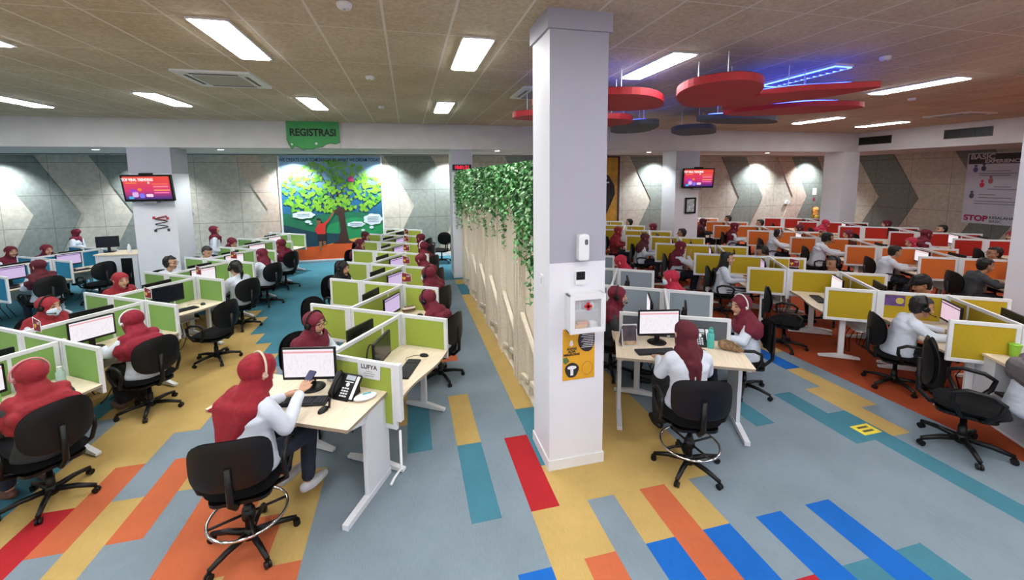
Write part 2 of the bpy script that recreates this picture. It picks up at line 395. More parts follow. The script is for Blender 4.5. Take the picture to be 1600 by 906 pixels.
lab = {0: 'glowing rectangular ceiling light before the air-conditioning cassette, nearest the middle', 1: 'bright ceiling light panel above the slatted wall, the closer of two in line',
       2: 'bright ceiling light just behind the big white column, next to the red discs', 3: 'long ceiling light between the long red disc and the air vents'}
for i, (x, y) in enumerate(LT):
    cx_ = sorted(set(round(q[0]) for q in LT if abs(q[1]-y) < 1.2)).index(round(x)); rw_ = 'unseen line added behind the viewer' if y < 0 else ('unseen line added above the viewer' if y < 3 else ('line above the supervisor desks' if y < 6 else 'line nearest the beam'))
    l = lab.get(i, 'ceiling light panel, %s counting from the television pillar end, %s' % (OR[cx_], rw_)); 0 and ('rectangular ceiling light panel, %s of the ceiling, about %s tiles from the beam' % (('pillar side' if x < 0 else 'poster-wall side'), ['two', 'three', 'four', 'five', 'six', 'seven', 'eight', 'nine', 'ten', 'eleven', 'twelve', 'thirteen'][min(11, max(0, int((BEAMY-y)/1.2)))]))
    if i == 5: l = 'small bright ceiling light in front of the REGISTRASI sign'
    if i == 6: l = 'small bright ceiling light panel farther back above the slatted wall'
    if i == 7: l = 'ceiling light panel beyond the air-conditioning cassette, over the television pillar row'
    if i == 8: l = 'thin-looking ceiling light over the blue desks by the television pillar'
    if i == 9: l = 'ceiling light over the orange desks, closer to the dark grey disc'
    if i == 10: l = 'ceiling light over the red desks, beside the wall air grilles'
    inst('light', mk_light, l, 'ceiling light', (x, y, CEIL), 0, 'ceiling light panels')

glowm = emis('downlight_glow', (1, 1, 1, 1), 30, (.9, .9, .9, 1))
def mk_down():
    o = thing('downlight', None, None)
    MB().lathe([(.07, 0), (.1, -.004), (.1, -.012), (.085, -.014), (.06, -.006)], 20).build('trim_ring', frame_m, o, smooth=True)
    MB().lathe([(.062, -.008), (.062, -.012)], 20).build('lamp', glowm, o)
    return o
DL = [(-7.17, 12.0, 0), (-4.46, 11.75, 0), (2.5, 11.6, 0), (7.45, 11.8, 0), (12.2, 12.0, 0),
      (-11.0, 13.95, 1), (-7.4, 13.95, 1), (-3.5, 13.95, 1), (-.78, 13.95, 1), (1.35, 13.95, 1), (3.8, 13.95, 1), (9.45, 13.95, 1), (14.3, 13.95, 1), (16.9, 13.95, 1)]
for i, (x, y, wsh) in enumerate(DL):
    near = min([(abs(x+5.7), 'television pillar'), (abs(x+2.4), 'tree mural'), (abs(x-1.4), 'red clock pillar'), (abs(x-8.4), 'second television pillar'), (abs(x-15), 'corner pillar')])[1]
    o = inst('down', mk_down, 'recessed downlight %s, %s in its line, near the %s' % ('washing the panelled wall' if wsh else 'at the beam edge', OR[i-5 if wsh else i], near), 'downlight', (x, y, BEAMZ), 0, 'recessed downlights')
    L = bpy.data.lights.new('spot', 'SPOT'); L.energy = SPOT_W*(1.6 if wsh else .5); L.spot_size = radians(115); L.spot_blend = .7; L.shadow_soft_size = .05; L.color = (.93, .97, 1)
    lo = bpy.data.objects.new('spot_lamp', L); COL.objects.link(lo); lo.parent = o; lo.location = (0, 0, -.03); lo.rotation_euler = (radians(14 if wsh else 0), 0, 0)

# ================================================================== WORKSTATIONS
PH, PB = 1.1, .62
def frame_panel(mb, x0, x1, z0, z1, t=.032, w=.042, y=0):
    mb.box(x0, x1, y-t/2, y+t/2, z1-w, z1); mb.box(x0, x1, y-t/2, y+t/2, z0, z0+w)
    mb.box(x0, x0+w, y-t/2, y+t/2, z0+w, z1-w); mb.box(x1-w, x1, y-t/2, y+t/2, z0+w, z1-w)
def mk_panel(root, fab, x0, x1, z0=PB, z1=PH, name='panel_frame'):
    mb = MB(); frame_panel(mb, x0, x1, z0, z1); f = mb.build(name, frame_m, root, bevel=.004)
    MB().box(x0+.04, x1-.04, -.009, .009, z0+.04, z1-.04).build('fabric', fab, f)
    return f
def mk_cross(fab, which):
    o = thing('desk_partition', None, None)
    if 'L' in which: mk_panel(o, fab, -.635, -.028)
    if 'M' in which: mk_panel(o, fab, .028, .735, .48 if which == 'M' else PB)
    if 'R' in which: mk_panel(o, fab, .79, 1.40)
    mb = MB()
    if 'L' in which or 'M' in which: mb.box(-.026, .026, -.026, .026, PB-.05, PH+.004)
    if 'R' in which or 'M' in which: mb.box(.737, .788, -.026, .026, PB-.05, PH+.004)
    mb.build('post', frame_m, o, bevel=.004)
    return o
SP = 1.2
def mk_spine(fab):
    o = thing('desk_screen', None, None)          # along +y
    mb = MB(); mb.M = Matrix.Rotation(pi/2, 4, 'Z'); frame_panel(mb, .03, SP-.03, PB, PH)
    mb.box(.80, .83, -.016, .016, PB+.04, PH-.04)
    f = mb.build('panel_frame', frame_m, o, bevel=.004)
    mb = MB(); mb.box(-.009, .009, .07, .80, PB+.04, PH-.04); mb.box(-.009, .009, .83, SP-.07, PB+.04, PH-.04); mb.build('fabric', fab, f)
    return o
DZ = .72
def mk_desk():
    o = thing('desk', None, None)
    poly = [(.012, -.59), (.012, .59)]
    for i in range(17):
        t = i/16; y = .59-1.18*t
        x = .63+.11*(.5-.5*cos(pi*t))+.035*sin(2*pi*t)
        poly.append((x, y))
    MB().prism(poly, DZ-.025, DZ, 0, side=1).build('desktop', [wood, edgem], o)
    for y, d in ((.5, .5), (-.52, .62)):
        mb = MB(); mb.box(d*.62, d*.62+.07, y-.018, y+.018, .03, DZ-.025)
        mb.prism([(.1, 0.012), (.1, .04), (d*.6, .075), (d*.6+.09, .075), (d+.12, .04), (d+.12, .012)], y-.025, y+.025, axis='y')
        mb.box(.05, d+.02, y-.015, y+.015, DZ-.06, DZ-.025)
        l = mb.build('leg', frame_m, o, bevel=.003)
        MB().lathe([(.018, 0), (.018, .012)], 10, (d+.08, y, 0)).lathe([(.018, 0), (.018, .012)], 10, (.13, y, 0)).build('glide', black, l)
    mb = MB(); mb.box(.03, .045, -.5, .47, .42, DZ-.03); mb.box(.045, .16, -.5, .47, .42, .43); mb.build('cable_tray', frame_m, o)
    mb = MB()
    for i in range(3): mb.tube([(.1+.02*i, .3-.1*i, .42), (.16+.03*i, .28-.1*i, .25), (.12, .2-.1*i, .02), (.2, .1-.1*i, .012)], .006, 6)
    mb.build('cable', black, o, smooth=True)
    return o

# screens
def screen_mat(name, base, head, strength, body=None):
    m = bpy.data.materials.new(name); m.use_nodes = True; nt = m.node_tree; b = nt.nodes['Principled BSDF']
    b.inputs['Base Color'].default_value = (.02, .02, .02, 1); b.inputs['Roughness'].default_value = .3
    tc = N(nt, 'ShaderNodeTexCoord'); sp = N(nt, 'ShaderNodeSeparateXYZ'); nt.links.new(tc.outputs['Generated'], sp.inputs[0])
    y, z = sp.outputs[1], sp.outputs[2]
    hd = mth(nt, 'MULTIPLY', mth(nt, 'GREATER_THAN', z, .86), mth(nt, 'LESS_THAN', z, .93))
    nz = N(nt, 'ShaderNodeTexNoise'); nz.inputs['Scale'].default_value = 9
    mp = N(nt, 'ShaderNodeMapping'); mp.inputs['Scale'].default_value = (0, 3, .5); nt.links.new(tc.outputs['Generated'], mp.inputs[0]); nt.links.new(mp.outputs[0], nz.inputs['Vector'])
    ln = mth(nt, 'MULTIPLY', mth(nt, 'LESS_THAN', mth(nt, 'FRACT', mth(nt, 'MULTIPLY', z, 17)), .28), mth(nt, 'GREATER_THAN', nz.outputs['Fac'], .56))
    ln = mth(nt, 'MULTIPLY', ln, mth(nt, 'MULTIPLY', mth(nt, 'LESS_THAN', z, .78), mth(nt, 'GREATER_THAN', z, .12)))
    m1 = N(nt, 'ShaderNodeMix', data_type='RGBA'); nt.links.new(hd, m1.inputs[0]); m1.inputs[6].default_value = srgb(base); m1.inputs[7].default_value = srgb(head)
    m2 = N(nt, 'ShaderNodeMix', data_type='RGBA'); nt.links.new(mth(nt, 'MULTIPLY', ln, .35), m2.inputs[0]); nt.links.new(m1.outputs[2], m2.inputs[6]); m2.inputs[7].default_value = srgb('#8a7f9a')
    nt.links.new(m2.outputs[2], b.inputs['Emission Color']); b.inputs['Emission Strength'].default_value = strength
    MATS[name] = m; return m
SCR = {'w': screen_mat('screen_white', '#f4eef4', '#e9a9ad', 1.0), 'l': screen_mat('screen_lilac', '#dcc4f0', '#6d4a8e', .85), 'p': screen_mat('screen_pink', '#f0cfe2', '#5b3c70', .9),
       'd': mat('screen_off', '#1b1e26', .15, .02)}
def mk_monitor(s, W=.43, H_=.265):
    o = thing('monitor', None, None)      # screen faces +x
    mb = MB(); mb.prism(rrect(W, H_, .008, 3, 0, .255), -.012, .012, axis='x'); mb.prism(rrect(W*.6, H_*.55, .02, 3, 0, .245), -.035, -.012, axis='x')
    b_ = mb.build('bezel', black, o)
    MB().box(.0125, .0135, -W/2+.016, W/2-.016, .255-H_/2+.026, .255+H_/2-.014).build('display', SCR[s], o)
    MB().box(-.05, -.034, -.03, .03, .02, .3).build('stand_neck', black, o, bevel=.004)
    MB().lathe([(.105, 0), (.11, .006), (.1, .014), (.03, .022)], 24, (-.04, 0, 0)).build('stand_base', black, o, smooth=True)
    return o
keym = mat('keycaps', '#26282d', .5, .1, 30)
def mk_keyboard():
    o = thing('keyboard', None, None)     # long side along y
    MB().prism(rrect(.15, .44, .012), 0, .016).build('case', black, o, bevel=.003)
    mb = MB()
    for r in range(5):
        for k in range(18):
            if k in (13,) : continue
            mb.box(-.06+r*.024, -.06+r*.024+.019, -.205+k*.0228, -.205+k*.0228+.018, .016, .022)
    mb.build('keys', keym, o)
    return o
def mk_mouse():
    o = thing('computer_mouse', None, None)
    mb = MB(); mb.ell((0, 0, .008), (.032, .055, .026), 16, 10)
    mb.v = [(x, y, max(0, z)) for x, y, z in mb.v]; mb.build('mouse_body', black, o, smooth=True)
    MB().tube([(0, .05, .006), (-.03, .12, .005), (-.1, .17, .005), (-.17, .14, .005)], .0025, 6).build('cable', black, o, smooth=True)
    return o

# ------------------------------------------------------------------ office chairs
def pad(mb, w_, h_, t, curve, mi=0, nx_=10, nz_=8, e=3.2, c=(0, 0, 0), flat=False):
    """rounded cushion in the x-z plane facing +y (or lying flat)"""
    for sgn in (1, -1):
        vs = []; fs = []
        for j in range(nz_+1):
            for i in range(nx_+1):
                u = -1+2*i/nx_; v = -1+2*j/nz_
                k = max(abs(u), abs(v)); r_ = (abs(u)**e+abs(v)**e)**(1/e) if k > 0 else 1
                s_ = k/r_ if r_ > 0 else 1
                x, z = u*s_*w_/2, v*s_*h_/2
                th = t/2*(max(0, 1-k**6))**.5
                y = sgn*th + curve*(x/(w_/2))**2
                vs.append((c[0]+x, c[1]+z, c[2]+y) if flat else (c[0]+x, c[1]+y, c[2]+z))
        for j in range(nz_):
            for i in range(nx_):
                a = j*(nx_+1)+i; q = (a, a+1, a+nx_+2, a+nx_+1); fs.append(q if (sgn < 0) != flat else q[::-1])
        mb.add(vs, fs, mi)
    return mb
def mk_chair(tall=False):
    o = thing('office_chair', None, None)        # sitter faces +y
    sz = .53 if tall else .42
    mb = MB(); pad(mb, .50, .47, .085, .02, c=(0, .03, sz), flat=True); mb.build('seat', blackfab, o, smooth=True)
    MB().prism(rrect(.4, .38, .08), sz-.055, sz-.03).build('seat_shell', black, o)
    bh = .34 if tall else .40; bz = sz+.30 if tall else sz+.33
    mb = MB(); pad(mb, .50 if tall else .46, bh, .07, .06, c=(0, -.255, bz), e=3.6 if tall else 2.6); br = mb.build('backrest', blackfab, o, smooth=True)
    mb = MB(); pad(mb, (.52 if tall else .48), bh+.02, .03, .06, c=(0, -.285, bz), e=3.6 if tall else 2.6); mb.build('back_shell', black, br, smooth=True)
    MB().tube([(0, -.05, sz-.05), (0, -.22, sz-.05), (0, -.30, sz+.03), (0, -.305, bz)], .022, 8).build('back_bar', black, o, smooth=True)
    for s in (-1, 1):
        MB().tube([(s*.2, -.05, sz-.04), (s*.285, -.04, sz-.01), (s*.29, -.10, sz+.12), (s*.29, -.10, sz+.19), (s*.285, -.02, sz+.225), (s*.28, .12, sz+.215), (s*.285, .19, sz+.17), (s*.285, .17, sz+.08), (s*.27, .10, sz-.01), (s*.2, .08, sz-.04)], .019, 8).build('armrest', black, o, smooth=True)
    MB().lathe([(.03, .08), (.03, sz-.2), (.022, sz-.2), (.022, sz-.05)], 12).build('gas_lift', black, o, smooth=True)
    mb = MB(); mb.lathe([(.045, .06), (.05, .09), (.04, .13), (.03, .14)], 12)
    for k in range(5):
        a = 2*pi*k/5+.3
        mb.tube([(.03*cos(a), .03*sin(a), .10), (.18*cos(a), .18*sin(a), .095), (.31*cos(a), .31*sin(a), .07)], [.026, .022, .018], 8)
    mb.build('star_base', black, o, smooth=True)
    for k in range(5):
        a = 2*pi*k/5+.3; x, y = .31*cos(a), .31*sin(a); t = Vector((-sin(a), cos(a), 0))
        mb = MB()
        for s in (-1, 1):
            p = Vector((x, y, .026))+t*s*.012; mb.cone(p-t*.008, p+t*.008, .026, .026, 14)
        mb.cone((x, y, .03), (x, y, .065), .012, .012, 8); mb.build('caster', black, o, smooth=False)
    if tall:
        mb = MB(); mb.tube([(.26*cos(2*pi*k/36), .26*sin(2*pi*k/36), .26) for k in range(36)], .011, 8, closed=True); mb.build('foot_ring', chrome, o, smooth=True)
        mb = MB(); mb.lathe([(.045, .22), (.05, .26), (.04, .30)], 12)
        for k in range(4):
            a = pi/2*k+.4; mb.tube([(.03*cos(a), .03*sin(a), .26), (.26*cos(a), .26*sin(a), .26)], .01, 6)
        mb.build('ring_hub', black, o, smooth=True)
    return o

# ================================================================== PEOPLE
def vox(parts, size, smooth=4, fold=0, fscale=(9, 9, 3), seed=0, clip=None):
    """union of tapered capsules / ellipsoids -> one continuous surface"""
    mb = MB()
    for p in parts:
        if p[0] == 'c':
            _, a, ra, b_, rb = p; a = Vector(a); b_ = Vector(b_)
            n = 10; L = (b_-a).length
            if L < 1e-5: continue
            d = (b_-a)/L; x = d.orthogonal().normalized(); y = d.cross(x); vs = []
            rings = [(-ra*cos(t), ra*sin(t)) for t in (0.25, .7, 1.15, pi/2)]+[(L+rb*sin(t), rb*cos(t)) for t in (0, .42, .87, 1.32)]
            for h, r in rings:
                vs += [a+d*h+(x*cos(2*pi*k/n)+y*sin(2*pi*k/n))*max(r, .0005) for k in range(n)]
            m_ = len(rings)
            mb.add(vs, [(i*n+k, i*n+(k+1) % n, (i+1)*n+(k+1) % n, (i+1)*n+k) for i in range(m_-1) for k in range(n)]+[tuple(reversed(range(n))), tuple(range((m_-1)*n, m_*n))])
        else:
            _, c, r, *rot = p; keep = mb.M
            mb.M = Matrix.Translation(c) @ (Matrix.Rotation(rot[0], 4, rot[1]) if rot else Matrix.Identity(4)); mb.ell((0, 0, 0), r, 20, 14); mb.M = keep
    me = mb.mesh('v', []); o = bpy.data.objects.new('v', me)
    r = o.modifiers.new('r', 'REMESH'); r.mode = 'VOXEL'; r.voxel_size = size
    if smooth: s = o.modifiers.new('s', 'SMOOTH'); s.iterations = smooth; s.factor = .5
    out = baked(o)
    bpy.data.objects.remove(o); bpy.data.meshes.remove(me)
    if fold:
        n_ = len(out.vertices); co = [0.0]*n_*3; no = [0.0]*n_*3
        out.vertices.foreach_get('co', co); out.vertices.foreach_get('normal', no)
        for i in range(n_):
            p = Vector((co[3*i]*fscale[0]+seed, co[3*i+1]*fscale[1], co[3*i+2]*fscale[2]))
            q = fold*(noise.noise(p)+.5*noise.noise(p*2.1)-.15)
            for j in range(3): co[3*i+j] += no[3*i+j]*q
        out.vertices.foreach_set('co', co)
    if clip:
        bm = bmesh.new(); bm.from_mesh(out)
        bmesh.ops.delete(bm, geom=[v for v in bm.verts if clip(v.co)], context='VERTS')
        for _ in range(4): bmesh.ops.smooth_vert(bm, verts=[v for v in bm.verts if v.is_boundary], factor=.6, use_axis_x=True, use_axis_y=True, use_axis_z=True)
        bm.to_mesh(out); bm.free()
    out.polygons.foreach_set('use_smooth', [True]*len(out.polygons)); out.update()
    return out
def hand(P, d, side, curl=.35, spread=1.0, up_=Vector((0, 0, 1))):
    """palm and five separate fingers, P = wrist"""
    d = Vector(d).normalized(); l = up_.cross(d).normalized()*(-side)   # towards the thumb (inner side)
    P = Vector(P); out = [('c', P, .024, P+d*.05+l*.012, .020), ('c', P, .024, P+d*.055-l*.022, .017), ('c', P+d*.055-l*.026, .0135, P+d*.06+l*.026, .0135)]
    dn = -up_
    for k, (off, ln_) in enumerate(((.033, .068), (.011, .076), (-.011, .071), (-.033, .056))):
        a = P+d*.068+l*off*spread; q = (d+l*off*2.2*spread).normalized()
        b1 = a+q*ln_*.45+dn*ln_*.45*curl*.4; b2 = b1+q*ln_*.3+dn*ln_*.3*curl*1.2; b3 = b2+q*ln_*.25*(1-curl*.5)+dn*ln_*.28*curl*2
        out += [('c', a, .0088, b1, .008), ('c', b1, .008, b2, .0075), ('c', b2, .0075, b3, .0065)]
    t0 = P+d*.018+l*.02; t1 = t0+d*.028+l*.026+dn*.006; t2 = t1+d*.028+l*.008
    out += [('c', t0, .013, t1, .0105), ('c', t1, .0105, t2, .008)]
    return out
HC = Vector((0, .085, 1.125)); SHZ = .95
def pose_def(name):
    P = dict(hy=0, hp=0, lean=0, lh=((-.13, .40, .772), (.15, 1, -.12)), rh=((.15, .40, .772), (-.15, 1, -.12)), le=(-.235, .10, .755), re=(.235, .10, .755), sz=0, head=Vector((0, 0, 0)))
    if name == 'phone': P.update(rh=((.12, .36, .86), (-.1, .8, .5)), re=(.24, .10, .75), lh=((-.10, .40, .775), (.3, 1, .0)), hy=-18, hp=-8)
    if name == 'turn': P.update(hy=28, hp=-3)
    if name == 'turnr': P.update(hy=-25, hp=-3)
    if name == 'chin': P.update(rh=((.09, .26, .95), (-.35, .0, 1)), re=(.20, .30, .78), hp=-6)
    if name == 'reach': P.update(lean=.10, lh=((-.16, .52, .775), (.1, 1, -.1)), rh=((.14, .56, .775), (-.1, 1, -.1)), le=(-.25, .22, .79), re=(.24, .25, .79), hp=-10)
    if name == 'down': P.update(hp=-22, lean=.04)
    return P
def head_parts(P):
    M = Matrix.Translation(HC+Vector((0, P['lean'], -P['lean']*.35))-Vector((0, .02, .1))) @ Matrix.Rotation(radians(P['hy']), 4, 'Z') @ Matrix.Rotation(radians(P['hp']), 4, 'X') @ Matrix.Translation((0, .02, .1))
    return M
def T(M, p): return M @ Vector(p)
def body_mesh(P, stand=False):
    M = head_parts(P); L = P['lean']; z0 = 0; R_ = Matrix.Translation((0, 0, 0))
    sh = Vector((0, .02+L*.8, SHZ-L*.3))
    A = []
    def E(c, r): # ellipsoid in head space
        A.append(('E', M, c, r))
    parts = [('e', (0, 0, .52), (.165, .13, .11)), ('e', (0, .0+L*.2, .66), (.14, .105, .16)), ('e', (0, .01+L*.6, .82-L*.1), (.155, .105, .16)),
             ('c', sh+Vector((-.15, 0, -.005)), .052, sh+Vector((.15, 0, -.005)), .052), ('c', sh+Vector((0, .005, 0)), .055, T(M, (0, -.005, -.07)), .047)]
    # head: skull, jaw, nose, brow, ears, lips, chin
    h = [((0, 0, .02), .082), ]
    parts += [('c', T(M, (0, -.022, .035)), .078, T(M, (0, .018, .03)), .074), ('c', T(M, (0, .02, -.02)), .062, T(M, (0, .035, -.065)), .040),
              ('c', T(M, (-.022, .03, -.02)), .05, T(M, (.022, .03, -.02)), .05), ('c', T(M, (0, .085, .012)), .009, T(M, (0, .104, -.022)), .0125),
              ('c', T(M, (-.012, .094, -.026)), .008, T(M, (.012, .094, -.026)), .008), ('c', T(M, (-.035, .077, .032)), .011, T(M, (.035, .077, .032)), .011),
              ('c', T(M, (-.016, .082, -.053)), .0075, T(M, (.016, .082, -.053)), .0075), ('c', T(M, (0, .066, -.088)), .018, T(M, (0, .062, -.082)), .018),
              ('c', T(M, (-.082, -.005, .015)), .012, T(M, (-.078, -.005, -.02)), .010), ('c', T(M, (.082, -.005, .015)), .012, T(M, (.078, -.005, -.02)), .010)]
    for s, e, hnd in ((-1, P['le'], P['lh']), (1, P['re'], P['rh'])):
        S_ = sh+Vector((s*.17, 0, -.02)); e = Vector(e); wv = Vector(hnd[0])
        parts += [('c', S_, .048, e, .038), ('c', e, .039, wv, .025)]
        dv = Vector(hnd[1]); upv = Vector((0, 0, 1)) if abs(dv.normalized().z) < .8 else Vector((0, -1, 0))
        parts += hand(wv+dv.normalized()*.015, dv, s, .35, 1.0, upv)
        parts += [('c', (s*.085, .02, .50), .082, (s*.115, .43, .50), .058), ('c', (s*.115, .43, .50), .056, (s*.12, .38, .11), .037), ('c', (s*.12, .37, .055), .034, (s*.13, .53, .035), .028)]
    me = vox(parts, .0058, 3)
    me.materials.append(skin); me.materials.append(eyem); me.materials.append(lipm)
    Mi = M.inverted()
    for p in me.polygons:
        c = Mi @ p.center
        if c.y > .05:
            for s in (-1, 1):
                if ((c.x-s*.031)/.0145)**2+((c.z-.010)/.0062)**2 < 1: p.material_index = 1
                if ((c.x-s*.032)/.021)**2+((c.z-.034-.004)/.0042)**2 < 1 and c.y > .06: p.material_index = 1
            if (c.x/.024)**2+((c.z+.053)/.0085)**2 < 1 and c.y > .07: p.material_index = 2
    return me
def shirt_mesh(P, seed=0):
    L = P['lean']; sh = Vector((0, .02+L*.8, SHZ-L*.3))
    parts = [('c', sh+Vector((-.15, 0, -.012)), .078, sh+Vector((.15, 0, -.012)), .078), ('c', sh, .072, sh+Vector((0, .01, .045)), .06), 
             ('e', (0, .01+L*.6, .82-L*.1), (.185, .135, .18)), ('c', sh+Vector((-.08, -.02, -.03)), .085, sh+Vector((.08, -.02, -.03)), .085)]
    for i in range(9):
        t = i/8; parts.append(('e', (0, -.004+L*(.1+.6*t), .50+(.86-L*.15-.50)*t), (.215-.05*sin(t*2.6)+.012*t, .172-.035*t, .10)))
    for s, e, hnd in ((-1, P['le'], P['lh']), (1, P['re'], P['rh'])):
        S_ = sh+Vector((s*.17, 0, -.025)); e = Vector(e); wv = Vector(hnd[0])
        parts += [('c', S_, .072, e, .062), ('c', e, .061, e.lerp(wv, .93), .043)]
    return vox(parts, .012, 6, .007, (9, 9, 13), seed)
def trouser_mesh(P):
    parts = [('e', (0, 0, .51), (.185, .145, .115))]
    for s in (-1, 1):
        parts += [('c', (s*.088, .02, .505), .098, (s*.118, .43, .505), .072), ('c', (s*.118, .43, .505), .07, (s*.122, .385, .14), .056)]
    return vox(parts, .013, 3, .01, (8, 8, 6))
def skirt_mesh(P):
    parts = [('e', (0, 0, .51), (.185, .145, .115)), ('c', (-.08, .40, .49), .085, (.08, .40, .49), .085)]
    for s in (-1, 1): parts += [('c', (s*.088, .02, .505), .1, (s*.11, .43, .505), .085), ('c', (s*.11, .42, .505), .08, (s*.09, .36, .16), .10)]
    parts += [('c', (0, .2, .50), .1, (0, .42, .49), .09), ('c', (0, .40, .46), .09, (0, .36, .18), .10)]
    return vox(parts, .014, 3, .012, (12, 12, 3))
def shoes_mesh():
    return vox([q for s in (-1, 1) for q in (('c', (s*.12, .345, .05), .042, (s*.132, .545, .036), .036), ('e', (s*.127, .45, .03), (.045, .12, .03)))], .010, 2)
def hijab_mesh(P, style, seed=0):
    M = head_parts(P); L = P['lean']; sh = Vector((0, .02+L*.8, SHZ-L*.3))
    def c(p): return T(M, p)
    parts = [('c', c((0, -.036, .040)), .094, c((0, .012, .036)), .088), ('c', c((0, .0, -.02)), .088, c((0, .015, -.085)), .078),
             ('c', c((0, -.02, -.05)), .082, sh+Vector((0, .0, .03)), .10)]
    # cape over the shoulders, chest and upper back
    hem = {'short': .13, 'long': .20, 'tail': .05, 'drape': .10}[style]
    for i in range(7):
        t = i/6; wd = .11+.125*min(1, t*1.5); parts.append(('e', sh+Vector((0, .005-.03*t, .05-(hem+.03)*t)), (wd if style != 'tail' else .12, (.10+.08*min(1, t*1.4)) if style != 'tail' else .11, .075)))
    if style == 'drape':   # worn over one shoulder, falling to a point at the back
        parts = parts[:3]+[('c', sh+Vector((-.09, -.0, .0)), .105, sh+Vector((.06, .0, .02)), .09), ('c', sh+Vector((-.14, -.01, -.02)), .088, sh+Vector((-.19, -.03, -.14)), .06)]
        for k in range(7):
            t = k/6; parts.append(('c', sh+Vector((-.16+.25*t, -.085, -.03+.02*t)), .072, sh+Vector((-.10+.06*t, -.165, -.34+.05*abs(t-.5))), .032))
        parts.append(('c', sh+Vector((-.16, -.06, -.03)), .06, sh+Vector((-.27, -.11, -.05)), .018))
    elif style != 'tail':
        for s_ in (-1, 1): parts.append(('c', sh+Vector((s_*.13, 0, .0)), .085, sh+Vector((s_*.19, .0, -.5*hem)), .078))
        for q in (-.05, -.11): parts.append(('c', sh+Vector((-.11, -.09-.3*L, q)), .095, sh+Vector((.11, -.09-.3*L, q)), .095))
    if style == 'long':    # the cloth falls to a point down the back
        for k in range(-3, 4): parts.append(('c', sh+Vector((k*.055, -.11-.05*L, -.07)), .075, sh+Vector((k*.022, -.165-.3*L, -.34)), .034))
    if style == 'tail':
        parts += [('c', c((0, -.07, -.02)), .06, sh+Vector((.01, -.125, -.04)), .055), ('c', sh+Vector((-.03, -.125, -.02)), .045, sh+Vector((-.025, -.135, -.36)), .038), ('c', sh+Vector((.03, -.125, -.02)), .045, sh+Vector((.035, -.135, -.28)), .038)]
    Mi = M.inverted()
    def clip(v):
        q = Mi @ v
        return q.y > .03 and (q.x/.056)**2+((q.z+.02)/.078)**2 < 1
    return vox(parts, .0085, 8, .007, (15, 15, 4), seed, clip)
def hair_mesh(P, style):
    M = head_parts(P)
    def c(p): return T(M, p)
    parts = [('c', c((0, -.032, .050)), .089, c((0, .012, .050)), .082)]
    if style == 'short': parts += [('c', c((0, -.05, .0)), .072, c((0, -.045, -.03)), .06)]
    if style == 'pony': parts += [('c', c((0, -.05, .0)), .07, c((0, -.05, -.02)), .06), ('c', c((0, -.11, .02)), .03, c((0, -.15, -.05)), .03), ('c', c((0, -.15, -.05)), .028, c((0, -.15, -.18)), .015)]
    if style == 'longhair': parts += [('c', c((0, -.03, .0)), .092, c((0, -.06, -.14)), .09), ('c', c((0, -.06, -.14)), .09, Vector((0, -.12, .78)), .09), ('c', Vector((-.05, -.12, .88)), .07, Vector((-.06, -.14, .64)), .04), ('c', Vector((.05, -.12, .88)), .07, Vector((.05, -.14, .62)), .04)]
    Mi = M.inverted()
    def clip(v):
        q = Mi @ v
        return q.y > .02 and q.z < .072 and abs(q.x) < .085
    return vox(parts, .009, 2, .006, (40, 40, 10), 0, clip)
def headset_mesh(P, m1):
    M = head_parts(P); mb = MB(); mb.M = M
    thin = m1 is not black
    mb.tube([(.108*sin(t), -.005, .028+.108*cos(t)) for t in [radians(-100+200*i/20) for i in range(21)]], .007 if thin else .008, 8)
    for s in (-1, 1): mb.cone((s*.085, -.003, .005), (s*(.106 if thin else .112), -.003, .005), .016 if thin else .033, .014 if thin else .029, 16)
    if not thin: mb.tube([(.11, 0, -.01), (.10, .06, -.045), (.06, .11, -.055)], .004, 6); mb.ell((.055, .113, -.056), (.011, .011, .009), 8, 6)
    return mb.mesh('headset', m1, True)
def mask_mesh(P):
    M = head_parts(P)
    me = vox([('c', T(M, (-.03, .045, -.045)), .05, T(M, (.03, .045, -.045)), .05), ('c', T(M, (0, .07, -.03)), .036, T(M, (0, .065, -.075)), .034)], .009, 2)
    return me
def glasses_mesh(P):
    M = head_parts(P); mb = MB(); mb.M = M
    for s in (-1, 1):
        mb.tube([(s*.032+.022*cos(2*pi*k/16), .103, .010+.018*sin(2*pi*k/16)) for k in range(16)], .0022, 6, closed=True)
        mb.tube([(s*.054, .102, .014), (s*.08, .06, .014), (s*.083, -.01, .01)], .002, 6)
    mb.tube([(-.01, .104, .012), (.01, .104, .012)], .002, 6)
    return mb.mesh('glasses', black, True)
def cap_mesh(P):
    M = head_parts(P); me = vox([('c', T(M, (0, -.03, .06)), .094, T(M, (0, .012, .06)), .088), ('c', T(M, (-.03, .09, .055)), .02, T(M, (.03, .09, .055)), .02), ('c', T(M, (-.03, .15, .04)), .012, T(M, (.03, .15, .04)), .012), ('c', T(M, (0, .08, .055)), .03, T(M, (0, .14, .042)), .02)], .009, 2)
    Mi = M.inverted(); bm = bmesh.new(); bm.from_mesh(me); bmesh.ops.delete(bm, geom=[v for v in bm.verts if (Mi @ v.co).z < .02], context='VERTS'); bm.to_mesh(me); bm.free(); return me
CACHE = {}
def cached(key, fn, m_=None, keepmats=False):
    base = CACHE.get(key)
    if base is None: base = CACHE[key] = fn()
    if keepmats and m_ is None: return base
    k2 = key+(m_.name,)
    if k2 in CACHE: return CACHE[k2]
    me = base.copy()
    if keepmats: me.materials[0] = m_
    else: me.materials.clear(); me.materials.append(m_)
    CACHE[k2] = me; return me
